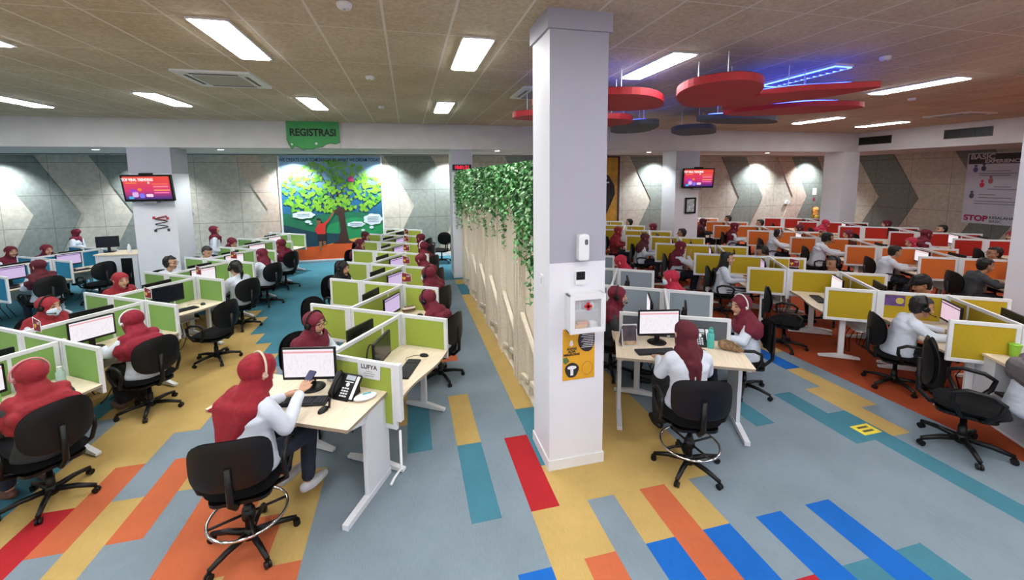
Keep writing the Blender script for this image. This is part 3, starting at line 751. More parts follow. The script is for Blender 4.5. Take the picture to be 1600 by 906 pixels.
def stripes(name, c1, c2, sc_):
    m = bpy.data.materials.new(name); m.use_nodes = True; nt = m.node_tree; b = nt.nodes['Principled BSDF']; b.inputs['Roughness'].default_value = .9
    tc = N(nt, 'ShaderNodeTexCoord'); sp = N(nt, 'ShaderNodeSeparateXYZ'); nt.links.new(tc.outputs['Object'], sp.inputs[0])
    f = mth(nt, 'LESS_THAN', mth(nt, 'FRACT', mth(nt, 'MULTIPLY', sp.outputs[2], sc_)), .4)
    mx = N(nt, 'ShaderNodeMix', data_type='RGBA'); nt.links.new(f, mx.inputs[0]); mx.inputs[6].default_value = srgb(c1); mx.inputs[7].default_value = srgb(c2)
    nt.links.new(mx.outputs[2], b.inputs['Base Color']); return m
stripedm = stripes('striped_cloth', '#b9bec6', '#3a3a44', 22)
patterned = mat('patterned_cloth', '#5a2730', .85, .7, 30)
def part(name, me, parent):
    o = bpy.data.objects.new(name, me); COL.objects.link(o); o.parent = parent; return o
def grow_head(me, P):
    n_ = len(me.vertices); co = [0.0]*n_*3; me.vertices.foreach_get('co', co); pv = (0, .05+.9*P['lean'], SHZ+.02)
    for i in range(n_):
        t = min(1, max(0, (co[3*i+2]-SHZ+.03)/.12)); t = t*t*(3-2*t)
        for j in range(3): co[3*i+j] = pv[j]+(co[3*i+j]-pv[j])*(1+.15*t)
    me.vertices.foreach_set('co', co); me.update(); return me
def person(label, x, y, rz, pose='type', head='hijab', style='short', hc=None, shirt=None, legs=None, skinm=None, headset=None, mask=False, glasses=False, shoe=None, z=0, sc=1.0, group=None):
    P = pose_def(pose)
    root = thing('person', label, 'person', (x, y, z), rz, group); root.scale = (sc*.97, sc*.97, sc*.97)
    part('body', cached(('body', pose), lambda: grow_head(body_mesh(P), P), skinm or skin, True), root)
    part('shirt', cached(('shirt', pose), lambda: shirt_mesh(P), shirt or whitecloth), root)
    lg = legs or navy
    if lg is blackcloth: part('skirt', cached(('skirt',), lambda: skirt_mesh(P), lg), root)
    else: part('trousers', cached(('trousers',), lambda: trouser_mesh(P), lg), root)
    part('shoes', cached(('shoes',), shoes_mesh, shoe or black), root)
    if head == 'hijab': part('headscarf', cached(('hijab', pose, style), lambda: grow_head(hijab_mesh(P, style), P), hc or maroon), root)
    elif head == 'cap':
        part('hair', cached(('hair', pose, 'short'), lambda: grow_head(hair_mesh(P, 'short'), P), hair), root); part('cap', cached(('cap', pose), lambda: grow_head(cap_mesh(P), P), hc or black), root)
    elif head: part('hair', cached(('hair', pose, head), lambda: grow_head(hair_mesh(P, head), P), hair), root)
    if headset: part('headset', cached(('hs', pose, headset is black), lambda: grow_head(headset_mesh(P, headset), P), headset), root)
    if mask: part('face_mask', cached(('mask', pose), lambda: grow_head(mask_mesh(P), P), maskm), root)
    if glasses: part('glasses', cached(('gl', pose), lambda: grow_head(glasses_mesh(P), P), black), root)
    return root

# ================================================================== LAYOUT OF THE DESK ROWS
B_ANG = -atan2(.545, .84)
bv = Vector((cos(B_ANG), sin(B_ANG), 0))
ROWS = {'A': (-.78, 4.07, 8), 'B': (-4.22, 4.15, 8), 'BL': (-8.03, 8.28, 4), 'G': (2.96, 4.16, 4), 'Y': (6.44, 2.87, 9), 'O': (10.41, 4.17, 8), 'R': (13.9, 5.6, 6)}
RD = {'A': 'row by the slatted wall', 'B': 'row by the television pillar', 'BL': 'blue row', 'G': 'grey row', 'Y': 'yellow row', 'O': 'orange row', 'R': 'red row'}
CN = {'A': 'yellow-green', 'B': 'green', 'BL': 'blue', 'G': 'grey', 'Y': 'mustard', 'O': 'orange', 'R': 'red'}
SD = {('A', 'R'): 'slatted-wall side', ('A', 'L'): 'teal-aisle side', ('B', 'R'): 'teal-aisle side', ('B', 'L'): 'pillar side', ('BL', 'R'): 'pillar side', ('BL', 'L'): 'panelled-wall side',
      ('G', 'R'): 'mustard-desk side', ('G', 'L'): 'white-column side', ('Y', 'R'): 'orange-desk side', ('Y', 'L'): 'aisle side', ('O', 'R'): 'red-desk side', ('O', 'L'): 'mustard-desk side', ('R', 'R'): 'poster-wall side', ('R', 'L'): 'orange-desk side'}
OR = ['first', 'second', 'third', 'fourth', 'fifth', 'sixth', 'seventh', 'eighth', 'ninth', 'tenth']
def n1(r, k): x, y, K = ROWS[r]; return Vector((x, y+1.437*k, 0))
def n2(r, k): x, y, K = ROWS[r]; return Vector((x+.64, y+1.437*k-.415, 0))
def mid(r, k): return (n1(r, k)+n2(r, k+1))/2
def desk_rz(side): return B_ANG if side == 'R' else B_ANG+pi
def seat_rz(side): return radians(57) if side == 'R' else radians(57-180)
def sgn(side): return 1 if side == 'R' else -1
def stn(r, k, side, d, along=0):
    """point at distance d from the screen, offset along it (in the desk's own frame)"""
    a = desk_rz(side); p = mid(r, k); return Vector((p.x+cos(a)*d-sin(a)*along, p.y+sin(a)*d+cos(a)*along, 0))
SKIPK = {'BL': (1,)}
for r, (x, y, K) in ROWS.items():
    fab = FAB[r]
    for k in range(K):
        if r == 'BL' and k == 0: continue
        which = 'LMR'
        if (r, k) == ('A', 0): which = 'M'
        if (r, k) == ('A', 7): which = 'MR'
        if (r, k) == ('B', 7): which = 'MR'
        if (r, k) == ('G', 0): continue
        p = n1(r, k)
        inst(('cross', r, which), lambda: mk_cross(fab, which), 'white-framed %s partition across the %s, %s from the front' % (CN[r], RD[r], OR[k]), 'desk partition', (p.x, p.y, 0), B_ANG, '%s cross partitions' % CN[r])
    for k in range(K-1):
        if r == 'BL' and k == 0: continue
        a, b_ = n1(r, k), n2(r, k+1); d = b_-a
        inst(('spine', r), lambda: mk_spine(fab), '%s screen between facing desks, %s bay from the front, %s' % (CN[r], OR[k], RD[r]), 'desk screen', (a.x, a.y, 0), atan2(d.y, d.x)-pi/2, '%s screens between facing desks' % CN[r])
        for side in 'RL':
            if (r == 'G' and side == 'L' and k > 1) or (r, k, side) == ('R', 4, 'R'): continue
            p = stn(r, k, side, 0)
            inst('desk', mk_desk, 'pale wood desk, %s, %s bay from the front, %s' % (SD[(r, side)], OR[k], RD[r]), 'desk', (p.x, p.y, 0), desk_rz(side), 'pale wood desks of the %s' % RD[r])
# occupants: (row, bay, side) -> dict
def H(**k): k.setdefault('head', 'hijab'); return k
wh = frame_m
OCC = {
 ('A', 1, 'R'): H(d='person in maroon headscarf and headset, purple screen in front', headset=black, pose='down'),
 ('A', 2, 'R'): H(d='person in maroon headscarf and face mask looking up', mask=True, headset=black, pose='type'),
 ('A', 3, 'R'): H(d='person with bowed maroon headscarf', pose='down'),
 ('A', 4, 'R'): H(d='person in maroon headscarf, small behind the partition', headset=wh),
 ('A', 5, 'R'): H(d='person in maroon headscarf with blue top, last seat', shirt=navy),
 ('A', 0, 'L'): H(off=(.12, -.1), d='person in maroon headscarf, glasses and headset behind the big monitor', glasses=True, headset=black, style='short'),
 ('A', 2, 'L'): H(d='person in black headscarf and headset', hc=blackcloth, headset=black),
 ('A', 4, 'L'): H(d='person in dark maroon headscarf against the mural', hc=darkmaroon),
 ('A', 5, 'L'): H(d='person in dark maroon headscarf, last seat', hc=darkmaroon),
 ('B', 0, 'R'): H(d='person in crimson headscarf and dark grey top', hc=crimson, shirt=greycloth, headset=mat('headband_rose', '#c98a93', .6), style='long', pose='type', shoe=brownshoe),
 ('B', 1, 'R'): H(d='person in long maroon headscarf with white headset, bent at the desk', hc=mat('hijab_wine', '#86152c', .85, .12, 25), headset=wh, style='long', pose='reach', legs=blackcloth, shoe=brownshoe),
 ('B', 3, 'R'): dict(d='person with black ponytail and white shirt', head='pony', headset=black, pose='type', legs=blackcloth),
 ('B', 4, 'R'): H(d='person in maroon headscarf with a scarf tail over white shirt', style='tail'),
 ('B', 5, 'R'): H(d='person in maroon headscarf, last seat before the mural', style='long'),
 ('B', 1, 'L'): H(d='person in red headscarf with beige face mask and headset', hc=crimson, mask=True, headset=black, pose='turn'),
 ('B', 2, 'L'): H(d='person in red headscarf, only the top showing', hc=crimson),
 ('B', 3, 'L'): dict(d='person with short black hair and glasses', head='short', glasses=True, headset=black, pose='turn'),
 ('B', 4, 'L'): dict(d='person with short black hair beside the pillar', head='short', pose='down'),
 ('B', 5, 'L'): H(d='person in maroon headscarf behind the screens', pose='down'),
 ('BL', 1, 'R'): H(d='person in dark maroon headscarf seen from behind in a tall black chair', hc=darkmaroon, style='long', pose='turn'),
 ('BL', 2, 'L'): H(d='person in maroon headscarf low behind the blue screen'),
 ('G', 0, 'L'): H(off=(.2, -.12), d='person in maroon headscarf and dark striped jacket', shirt=greycloth, headset=black, style='short'),
 ('G', 0, 'R'): H(d='person in maroon headscarf smiling beside the desk end', style='short', headset=wh, pose='turn'),
 ('G', 1, 'R'): H(d='person in pink-red headscarf with white letters and face mask', hc=pinkred, mask=True),
 ('G', 2, 'R'): H(d='person in bright red headscarf and top', hc=pinkred, shirt=redcloth, pose='down'),
 ('Y', 0, 'L'): dict(off=(.1, -.1), d='person with black hair, headset and white shirt at lit pink screen', head='short', headset=black, pose='reach', skinm=skin2, legs=blackcloth),
 ('Y', 2, 'L'): dict(d='person with long black hair and striped top', head='longhair', shirt=whitecloth, legs=stripedm, pose='type'),
 ('Y', 3, 'L'): H(d='person in maroon headscarf with hand at chin', style='long', pose='chin'),
 ('Y', 4, 'L'): H(d='person in dark patterned headscarf and white shirt', hc=patterned, pose='type'),
 ('Y', 5, 'L'): H(d='person in red headscarf and red top', hc=crimson, shirt=crimson, style='long'),
 ('Y', 1, 'R'): dict(d='person in black cap and red shirt', head='cap', shirt=redcloth, skinm=skin2, pose='down'),
 ('Y', 2, 'R'): dict(d='person with black headset and tan shirt', head='short', shirt=mat('tan_cloth', '#a99c84', .85, .1, 20), headset=black, skinm=skin2, pose='turn'),
 ('Y', 3, 'R'): dict(d='person with black hair low behind the screen', head='short', skinm=skin2, headset=black, pose='down'),
 ('Y', 5, 'R'): dict(d='person in pink top with dark hair', head='short', shirt=pinkcloth, skinm=skin2),
 ('Y', 6, 'R'): H(d='person in maroon headscarf near the pillar'),
 ('Y', 7, 'R'): dict(d='person with dark hair by the wall poster', head='short'),
 ('O', 0, 'L'): dict(d='person in dark jacket with white collar, back turned', head='short', shirt=greycloth, skinm=skin2, pose='reach'),
 ('O', 1, 'L'): dict(d='person with short black hair and white shirt at white screen', head='short', pose='reach', skinm=skin2),
 ('O', 2, 'L'): dict(d='broad person in white short-sleeved shirt with headset', head='short', headset=black, pose='reach', skinm=skin2, sc=1.08),
 ('O', 3, 'L'): dict(d='person in white shirt with headset and thin hair', head='short', headset=wh, pose='reach', skinm=skin2),
 ('O', 4, 'L'): H(d='person in maroon headscarf and white sleeves', style='long'),
 ('O', 5, 'L'): H(d='person in long dark maroon headscarf and black clothes', hc=darkmaroon, shirt=blackcloth, style='long'),
 ('O', 1, 'R'): dict(d='person with black hair and glasses in red top', head='short', shirt=redcloth, glasses=True, skinm=skin2),
 ('O', 2, 'R'): H(d='person in pink-red headscarf looking sideways', hc=pinkred, pose='turn'),
 ('O', 3, 'R'): H(d='person in maroon headscarf, face visible', pose='turn'),
 ('O', 4, 'R'): H(d='person in dark maroon headscarf and patterned top', hc=darkmaroon, shirt=stripedm),
 ('O', 5, 'R'): dict(d='person with dark hair low behind the partition', head='short'),
 ('O', 6, 'R'): dict(d='person with brown skin and dark hair by the panelled wall', head='short', skinm=skin2),
 ('R', 1, 'L'): H(d='person in maroon headscarf over white shirt, back turned', style='long'),
 ('R', 3, 'L'): H(d='person in pink headscarf', hc=pinkred, pose='down'),
 ('R', 1, 'R'): H(d='person in crimson headscarf, face visible under the poster', hc=crimson),
 ('R', 2, 'R'): dict(d='person with black hair only the top showing', head='short'),
 ('R', 3, 'R'): H(d='person in dark maroon headscarf near the corner', hc=darkmaroon),
}
CHAIRS = {('A', 1, 'L'), ('A', 3, 'L'), ('A', 6, 'R'), ('B', 2, 'R'), ('BL', 2, 'R'), ('Y', 1, 'L'), ('R', 4, 'L'), ('R', 3, 'L'), ('O', 6, 'L'), ('R', 2, 'L'), ('Y', 4, 'R'), ('R', 0, 'L')}
TW = {('A', 0, 'R'): (.98, .0, 8), ('B', 2, 'R'): (1.12, .05, 12), ('Y', 1, 'L'): (1.02, .28, -10)}
used = set()
def chair_label(r, k, side, occ):
    return '%s black office chair, %s, %s bay, %s' % ('occupied' if occ else 'empty', SD[(r, side)], OR[k], RD[r])
for (r, k, side), o in OCC.items():
    o = dict(o); d = o.pop('d'); dx, dy = o.pop('off', (0, 0))
    c = stn(r, k, side, .95 if o.get('sc', 1) == 1 else 1.0, .02)+Vector((dx, dy, 0)); a = seat_rz(side)+radians(random.uniform(-4, 4))
    inst('chair', mk_chair, chair_label(r, k, side, 1), 'office chair', (c.x, c.y, 0), a, 'black office chairs')
    lab_ = '%s, %s, %s bay, %s' % (d, SD[(r, side)], OR[k], RD[r])
    if len(lab_.split()) > 16: lab_ = '%s, %s bay, %s' % (d, OR[k], RD[r])
    if len(lab_.split()) > 16: lab_ = '%s, %s' % (d, RD[r])
    if len(lab_.split()) > 16: lab_ = d
    person(lab_, c.x, c.y, a, group='people seated in the %s' % RD[r], **o)
for (r, k, side) in CHAIRS:
    if (r, k, side) in OCC: continue
    dd, al, tw = TW.get((r, k, side), (.98, 0, random.uniform(-12, 12)))
    c = stn(r, k, side, dd, al)
    inst('chair', mk_chair, chair_label(r, k, side, 0), 'office chair', (c.x, c.y, 0), seat_rz(side)+radians(tw), 'black office chairs')
# monitors, keyboards, mice
for r, (x, y, K) in ROWS.items():
    for k in range(K-1):
        if r == 'BL' and k == 0: continue
        for side in 'RL':
            if (r == 'G' and side == 'L' and k > 0) or (r, k, side) == ('R', 4, 'R'): continue
            kind = {'A': 'l', 'B': 'w', 'BL': 'l', 'G': 'w', 'Y': 'l', 'O': 'w', 'R': 'w'}[r]
            if (r, k, side) in (('Y', 0, 'L'),): kind = 'p'
            if (r, k, side) in (('B', 1, 'R'), ('Y', 1, 'L')): kind = 'w'
            if (r, k, side) in (('B', 2, 'R'), ('A', 0, 'R'), ('A', 6, 'R'), ('R', 4, 'L')): kind = 'd'
            al = -.12 if (r, side) != ('A', 'R') else .0
            if (r, k, side) == ('B', 2, 'R'): al = .0
            q = stn(r, k, side, .22, al); rot = desk_rz(side)+radians(random.uniform(-8, 8))
            if (r, k, side) == ('A', 0, 'R'): q = stn(r, k, side, .24, -.12); rot = desk_rz(side)+radians(14)
            if (r, k, side) == ('B', 1, 'R'): q = stn(r, k, side, .22, -.1)
            if r in 'OR' and k > 1 and (k*7+len(side)+ord(side)+ord(r)) % 3: kind = 'd'
            dsc = {'w': 'white', 'l': 'lilac', 'p': 'pink', 'd': 'dark'}[kind]
            inst(('mon', kind), lambda: mk_monitor(kind), 'black monitor, %s screen, %s, %s bay, %s' % (dsc, SD[(r, side)], OR[k], RD[r]), 'monitor', (q.x, q.y, DZ+.001), rot, 'monitors on the desks')
            if k < (5 if r in 'AB' else 4) and r != 'R':
                q2 = stn(r, k, side, .46, al+.02); 
                inst('kb', mk_keyboard, 'black keyboard, %s, %s bay from the front, %s' % (SD[(r, side)], OR[k], RD[r]), 'keyboard', (q2.x, q2.y, DZ+.001), rot, 'keyboards on the desks')
                q3 = stn(r, k, side, .45, al+.36)
                inst('ms', mk_mouse, 'black mouse, %s, %s bay from the front, %s' % (SD[(r, side)], OR[k], RD[r]), 'computer mouse', (q3.x, q3.y, DZ+.001), rot+radians(80), 'computer mice on the desks')

# red desk flags standing on the partitions
flagred = mat('flag_dark_red', '#7a1522', .6, .1, 20); gold = mat('gold', '#d9a93a', .5, .1, 20)
def mk_flag():
    o = thing('desk_sign', None, None)
    mb = MB(); mb.tube([(0, 0, .0), (0, 0, .24)], .006, 6); mb.tube([(0, 0, .235), (.19, 0, .20)], .004, 6); mb.tube([(0, 0, .05), (.19, 0, .05)], .004, 6); mb.tube([(.19, 0, .05), (.19, 0, .2)], .004, 6)
    mb.build('wire_frame', frame_m, o)
    c = MB().prism([(.008, .055), (.185, .055), (.185, .198), (.008, .23)], -.003, .003, axis='y').build('card', flagred, o)
    h = [(.05, .085), (.085, .12), (.08, .145), (.06, .15), (.05, .138), (.038, .15), (.02, .145), (.016, .12)]
    MB().prism(h, -.005, .005, axis='y').build('gold_heart', gold, c)
    return o
for i, (r, k, t) in enumerate([('B', 1, 1), ('B', 2, 1), ('B', 3, 1), ('B', 4, 1), ('A', 2, 1), ('A', 3, 1), ('A', 4, 1), ('A', 5, 1), ('A', 6, 1), ('Y', 2, 1), ('O', 3, 1)]):
    p = n2(r, k) if r in ('A', 'B') else n1(r, k)
    f = inst('flag', mk_flag, 'dark red heart card on wire stand, %s partition, %s' % (OR[k], RD[r]), 'desk sign', (p.x, p.y, PH+.002), B_ANG+radians(random.uniform(-10, 10)) if r in 'AB' else B_ANG, 'red desk signs on the partitions', .8)
    if (r, k) == ('B', 1): 
        f.location = (n1('B', 1).x+.22, n1('B', 1).y-.14, PH+.002); lettering('167', .055, frame_m, f, (.135, -.004, .165), (pi/2, 0, 0))

# ================================================================== SUPERVISOR DESKS
SDZ = .83
def sup_desk(key, name, label, cx, cy, rz, z, L=1.36, W=.66):
    o = thing('supervisor_desk', label, 'desk', (cx, cy, 0), rz)
    MB().prism(rrect(L, W, .01, 2), z-.028, z, 0, side=1).build('desktop', [wood, edgem], o)
    for s in (-1, 1):
        mb = MB(); x = s*(L/2-.05)
        mb.box(x-.02, x+.02, -.05, W/2-.02, .05, z-.03)          # broad upright panel
        mb.prism([(-W/2-.03, .0), (W/2-.02, .0), (W/2-.02, .06), (-W/2-.03, .045)], x-.028, x+.028, axis='x')
        mb.prism([(-W/2+.02, z-.045), (-W/2+.02, z-.03), (-.02, z-.03), (-.02, z-.13)], x-.02, x+.02, axis='x')
        mb.build('leg', white, o, bevel=.003)
    mb = MB()
    for i in range(28):
        for j in range(5): pass
    mb.box(-L/2+.1, L/2-.1, W/2-.12, W/2-.105, z-.26, z-.04); mb.build('modesty_panel', perf, o)
    return o
def perf_mat():
    m = bpy.data.materials.new('perforated_steel'); m.use_nodes = True; nt = m.node_tree; b = nt.nodes['Principled BSDF']; b.inputs['Roughness'].default_value = .4
    tc = N(nt, 'ShaderNodeTexCoord'); vo = N(nt, 'ShaderNodeTexVoronoi'); vo.inputs['Scale'].default_value = 38; vo.inputs['Randomness'].default_value = 0
    nt.links.new(tc.outputs['Object'], vo.inputs['Vector']); f = mth(nt, 'LESS_THAN', vo.outputs['Distance'], .28)
    mx = N(nt, 'ShaderNodeMix', data_type='RGBA'); nt.links.new(f, mx.inputs[0]); mx.inputs[6].default_value = srgb('#c9cdd2'); mx.inputs[7].default_value = srgb('#3a3c40')
    nt.links.new(mx.outputs[2], b.inputs['Base Color']); return m
perf = perf_mat()
SRZ = radians(-27)
def loc2(cx, cy, rz, u, v): return (cx+cos(rz)*u-sin(rz)*v, cy+sin(rz)*u+cos(rz)*v)
A_C = (-.97, 3.79); Bc = (2.88, 3.87)
sup_desk('a', 'a', 'pale wood supervisor desk with white legs at the head of the yellow-green row', A_C[0], A_C[1], SRZ, SDZ)
sup_desk('b', 'b', 'pale wood supervisor desk beside the big white column, in front of the grey row', Bc[0], Bc[1], SRZ, SDZ-.02, 1.36, .70)
# low grey screen at the back of desk B
def mk_sb():
    o = thing('desk_partition', 'low white-framed dark grey screen behind the supervisor desk by the column', 'desk partition')
    mk_panel(o, FAB['SB'], -.63, .63, .55, 1.08); return o
q = loc2(*Bc, SRZ, .0, .385); o = mk_sb(); o.location = (q[0], q[1], 0); o.rotation_euler = (0, 0, radians(-28))
# white bracket hanging from partition A0
p = n2('A', 0)
o = thing('floor_bracket', 'thin white wire bracket below the first yellow-green partition', 'bracket', (p.x, p.y, 0), B_ANG)
MB().tube([(0, -.01, .48), (0, -.01, .12), (.0, -.12, .1), (.02, -.2, .1)], .012, 8).build('rod', frame_m, o, smooth=True)

def on(desk, z, u, v): x, y = loc2(desk[0], desk[1], SRZ, u, v); return (x, y, z)
def mk_big_monitor():
    return mk_monitor('w', .48, .30)
o = mk_big_monitor(); tag(o, 'large black monitor with white screen on the supervisor desk, yellow-green row', 'monitor', 'monitors on the desks'); o.location = on(A_C, SDZ+.001, -.02, .14); o.rotation_euler = (0, 0, radians(-90-12))
o = mk_big_monitor(); tag(o, 'large black monitor with white screen on the supervisor desk by the column', 'monitor', 'monitors on the desks'); o.location = on(Bc, SDZ-.019, -.2, .12); o.rotation_euler = (0, 0, radians(-90-12))
for dk, z, u, v, l in ((A_C, SDZ, .05, -.06, 'black keyboard in front of the large monitor, yellow-green row supervisor desk'), (Bc, SDZ-.02, -.25, -.13, 'black keyboard half hidden by the person in white at the column desk')):
    inst('kb', mk_keyboard, l, 'keyboard', on(dk, z+.001, u, v), radians(-100), 'keyboards on the desks')
inst('ms', mk_mouse, 'black mouse with cable beside the keyboard, yellow-green row supervisor desk', 'computer mouse', on(A_C, SDZ+.001, .32, -.14), radians(-30), 'computer mice on the desks')

# desk telephones
def mk_phone():
    o = thing('desk_telephone', None, None)
    body = MB(); body.M = Matrix.Rotation(radians(48), 4, 'X'); body.prism(rrect(.25, .22, .012), -.012, .012)
    bo = body.build('housing', black, o, bevel=.004); 
    mb = MB(); mb.M = Matrix.Rotation(radians(48), 4, 'X'); mb.box(-.02, .075, .055, .095, .012, .0135, 0); mb.box(.088, .118, -.10, .095, .012, .0135, 1); mb.box(-.02, .07, .035, .042, .012, .0135, 1)
    for r in range(4):
        for c in range(3): mb.box(-.02+c*.026, -.002+c*.026, -.09+r*.022, -.078+r*.022, .012, .016, 1)
    mb.lathe([(.018, .012), (.018, .016)], 16, (.022, .015, 0), 1)
    mb.build('buttons', [emis('phone_display', '#dfe6f0', .7), paper], bo)
    mb = MB(); mb.M = Matrix.Rotation(radians(48), 4, 'X')
    mb.tube([(-.085, -.10, .03), (-.085, -.085, .05), (-.085, 0, .058), (-.085, .085, .05), (-.085, .10, .03)], [.024, .026, .018, .026, .024], 10)
    mb.build('handset', black, o, smooth=True)
    pts = []
    for i in range(90):
        t = i/89; pts.append((-.09+.12*t+.009*cos(i*1.1), -.10-.14*t, -.072+.012+.007*sin(i*1.1)))
    MB().tube(pts, .003, 5).build('coiled_cord', black, o, smooth=True)
    MB().prism([(-.09, -.085), (.09, -.085), (.07, .06)], -.08, .08, axis='x').build('stand', black, o)
    return o
inst('phone', mk_phone, 'black desk telephone with handset beside the large monitor, yellow-green row supervisor desk', 'telephone', on(A_C, SDZ+.087, .36, .12), radians(-33), 'desk telephones')
inst('phone', mk_phone, 'black desk telephone behind the person in white at the column desk', 'telephone', on(Bc, SDZ+.067, .24, .2), radians(-27), 'desk telephones')
# tissue pack on desk A
o = thing('tissue_pack', 'small white and turquoise tissue pack on the supervisor desk corner', 'tissues', on(A_C, SDZ+.001, .56, .10), radians(20))
mb = MB(); mb.ell((0, 0, .025), (.10, .055, .026), 16, 10); mb.v = [(x, y, max(0, z)) for x, y, z in mb.v]; b_ = mb.build('wrapper', paper, o, smooth=True)
MB().box(-.02, .05, -.012, .012, .046, .052).build('label_strip', mat('turquoise', '#3fa6b4', .5), b_)
# name card taped on partition A0
p = n1('A', 0)
o = thing('name_card', 'white paper card reading LUFYA taped on the first yellow-green partition', 'card', (p.x, p.y, 0), B_ANG)
cd = MB().prism([(.34, .93), (.58, .93), (.59, 1.10), (.34, 1.10)], -.021, -.0175, axis='y').build('card', paper, o)
lettering('LUFYA', .06, black, cd, (.465, -.022, 1.04), (pi/2, 0, 0), bold=.0008)
mat('ink_grey', '#777b88', .8)
for i, w_ in enumerate((.07, .12, .1)): MB().box(.465-w_/2, .465+w_/2, -.0225, -.021, .995-.02*i, 1.0-.02*i).build('text_line', MATS['ink_grey'], cd)
# headset hung on the monitor of the first station
q = stn('A', 0, 'R', .19, -.12)
o = thing('headset', 'black headset hung over the dark monitor at the first slatted-wall desk', 'headset', (q.x, q.y, DZ), B_ANG+radians(14))
mb = MB(); mb.tube([(-.03, -.12+.085*sin(t), .22+.12*cos(t)) for t in [radians(-150+300*i/24) for i in range(25)]], .007, 8); mb.build('headband', black, o, smooth=True)
mb = MB(); mb.cone((-.045, -.165, .115), (-.02, -.165, .115), .03, .03, 14); mb.cone((-.045, -.075, .115), (-.02, -.075, .115), .03, .03, 14); mb.build('ear_cushion', blackfab, o)
# items on desk B
o = thing('acrylic_frame', 'clear acrylic photo stand on the column desk', 'photo stand', on(Bc, SDZ-.019, -.52, -.02), radians(-12))
photo = mat('photo_print', '#7d7f85', .4, .6, 9)
mb = MB(); mb.M = Matrix.Rotation(radians(-14), 4, 'X'); mb.box(-.09, .09, -.004, .004, .0, .25, 0); mb.box(-.078, .078, -.006, -.004, .06, .235, 1); mb.box(-.078, .078, -.006, -.004, .012, .06, 2)
mb.build('photo_panel', [mat('clear_plastic', '#c9ccd2', .1), mat('photo_dark_red', '#4b4148', .4, .5, 12), mat('photo_tan', '#b59b80', .5, .5, 20)], o)
MB().prism([(.0, .0), (.14, .0), (.05, .22)], -.088, .088, axis='x').build('foot', mat('smoked_plastic', '#55585f', .2), o)
o = thing('water_bottle', 'turquoise water bottle with loop lid on the column desk', 'bottle', on(Bc, SDZ-.019, .36, .13), 0)
turq = mat('turquoise_plastic', '#4fb5ae', .25, .04)
MB().lathe([(.036, 0), (.038, .01), (.038, .15), (.034, .165), (.026, .175)], 20).build('flask', turq, o, smooth=True)
l_ = MB().lathe([(.027, .174), (.028, .2), (.024, .208)], 16).build('lid', turq, o, smooth=True)
MB().tube([(.024*cos(t), 0, .205+.03*sin(t)) for t in [pi*i/12 for i in range(13)]], .006, 6).build('loop', turq, l_, smooth=True)
brownp = mat('leopard_brown', '#7d6244', .6, .5, 30)
o = thing('pouch', 'slouchy brown patterned pouch behind the turquoise bottle', 'pouch', on(Bc, SDZ-.019, .54, .08), radians(-50))
me = vox([('c', (-.07, 0, .055), .05, (.08, 0, .045), .042), ('c', (-.06, 0, .09), .035, (.03, 0, .085), .03), ('c', (.1, .01, .03), .028, (.13, .01, .025), .02)], .008, 2, .012, (30, 30, 30)); me.materials.append(brownp)
for v in me.vertices: v.co.z = max(v.co.z, 0)
part('bag_body', me, o)
MB().tube([(-.08, .0, .1), (-.03, -.03, .13), (.04, -.035, .12), (.1, -.02, .07)], .007, 6).build('strap', brownp, o, smooth=True)
# supervisors with tall chairs
SA = (-1.25, 3.24); SB_ = (2.48, 3.12)
inst('tall', lambda: mk_chair(True), 'tall black drafting chair with chrome foot ring under the person in crimson headscarf', 'drafting chair', (SA[0], SA[1], 0), radians(2), 'drafting chairs with foot rings')
inst('tall', None, 'tall black drafting chair with chrome foot ring at the column desk', 'drafting chair', (SB_[0], SB_[1], 0), radians(-18), 'drafting chairs with foot rings')
SUP_A = person('person in long crimson headscarf with white headband holding a phone, front supervisor desk', SA[0]+.03, SA[1]+.06, radians(-32), 'phone', 'hijab', 'drape', hc=mat('hijab_red', '#8c1526', .85, .14, 25, bump=.15, bscale=200), headset=mat('beige_band', '#d8c0ac', .6), shoe=sole, z=.12, sc=1.05, group='supervisors at the wooden desks')
person('person in white top and maroon headscarf seen from behind at the column desk', SB_[0]+.02, SB_[1]+.08, radians(-12), 'type', 'hijab', 'tail', hc=darkmaroon, z=.13, legs=blackcloth, group='supervisors at the wooden desks')

# ================================================================== SLATTED WALL WITH IVY
SX, SY0, SY1, SH = 1.42, 3.98, 11.15, 2.84
o = thing('slatted_partition', 'tall pale timber slatted partition along the centre aisle behind the big column', 'partition', (0, 0, 0))
MB().box(SX+.02, SX+.07, SY0, SY1, 0, SH).build('back_board', slatback, o)
random.seed(3)
ysl = []; y = SY0+.02; i = 0
while y < SY1-.05:
    ysl.append(y); y += .13 if (i % 3) in (0, 1) else .80
    i += 1
for y in ysl:
    MB().box(SX-.075, SX+.02, y-.02, y+.02, 0, SH).build('slat', slatwood, o, bevel=.002)
mb = MB()
for i in range(len(ysl)-1):
    a, b_ = ysl[i]+.02, ysl[i+1]-.02
    if b_-a > .2:
        mb.prism([(a, .55), (b_, .95), (b_, 1.0), (a, .60)], SX-.055, SX+.0, axis='x'); mb.prism([(a, .28), (b_, .12), (b_, .17), (a, .33)], SX-.055, SX+.0, axis='x')
        mb.box(SX-.055, SX, a, b_, .02, .06); mb.box(SX-.055, SX, (a+b_)/2-.02, (a+b_)/2+.02, .06, .75)
mb.build('cross_brace', slatwood, o)
MB().box(SX-.08, SX+.07, SY0, SY1, SH, SH+.03).box(SX-.02, SX+.07, SY1, SY1+.05, 0, SH).build('top_rail', slatwood, o)
leafg = [mat('ivy_leaf_dark', '#2d6b36', .5, .2, 8), mat('ivy_leaf', '#5a9e58', .5, .2, 8), mat('ivy_leaf_light', '#a3c79a', .5, .2, 8)]
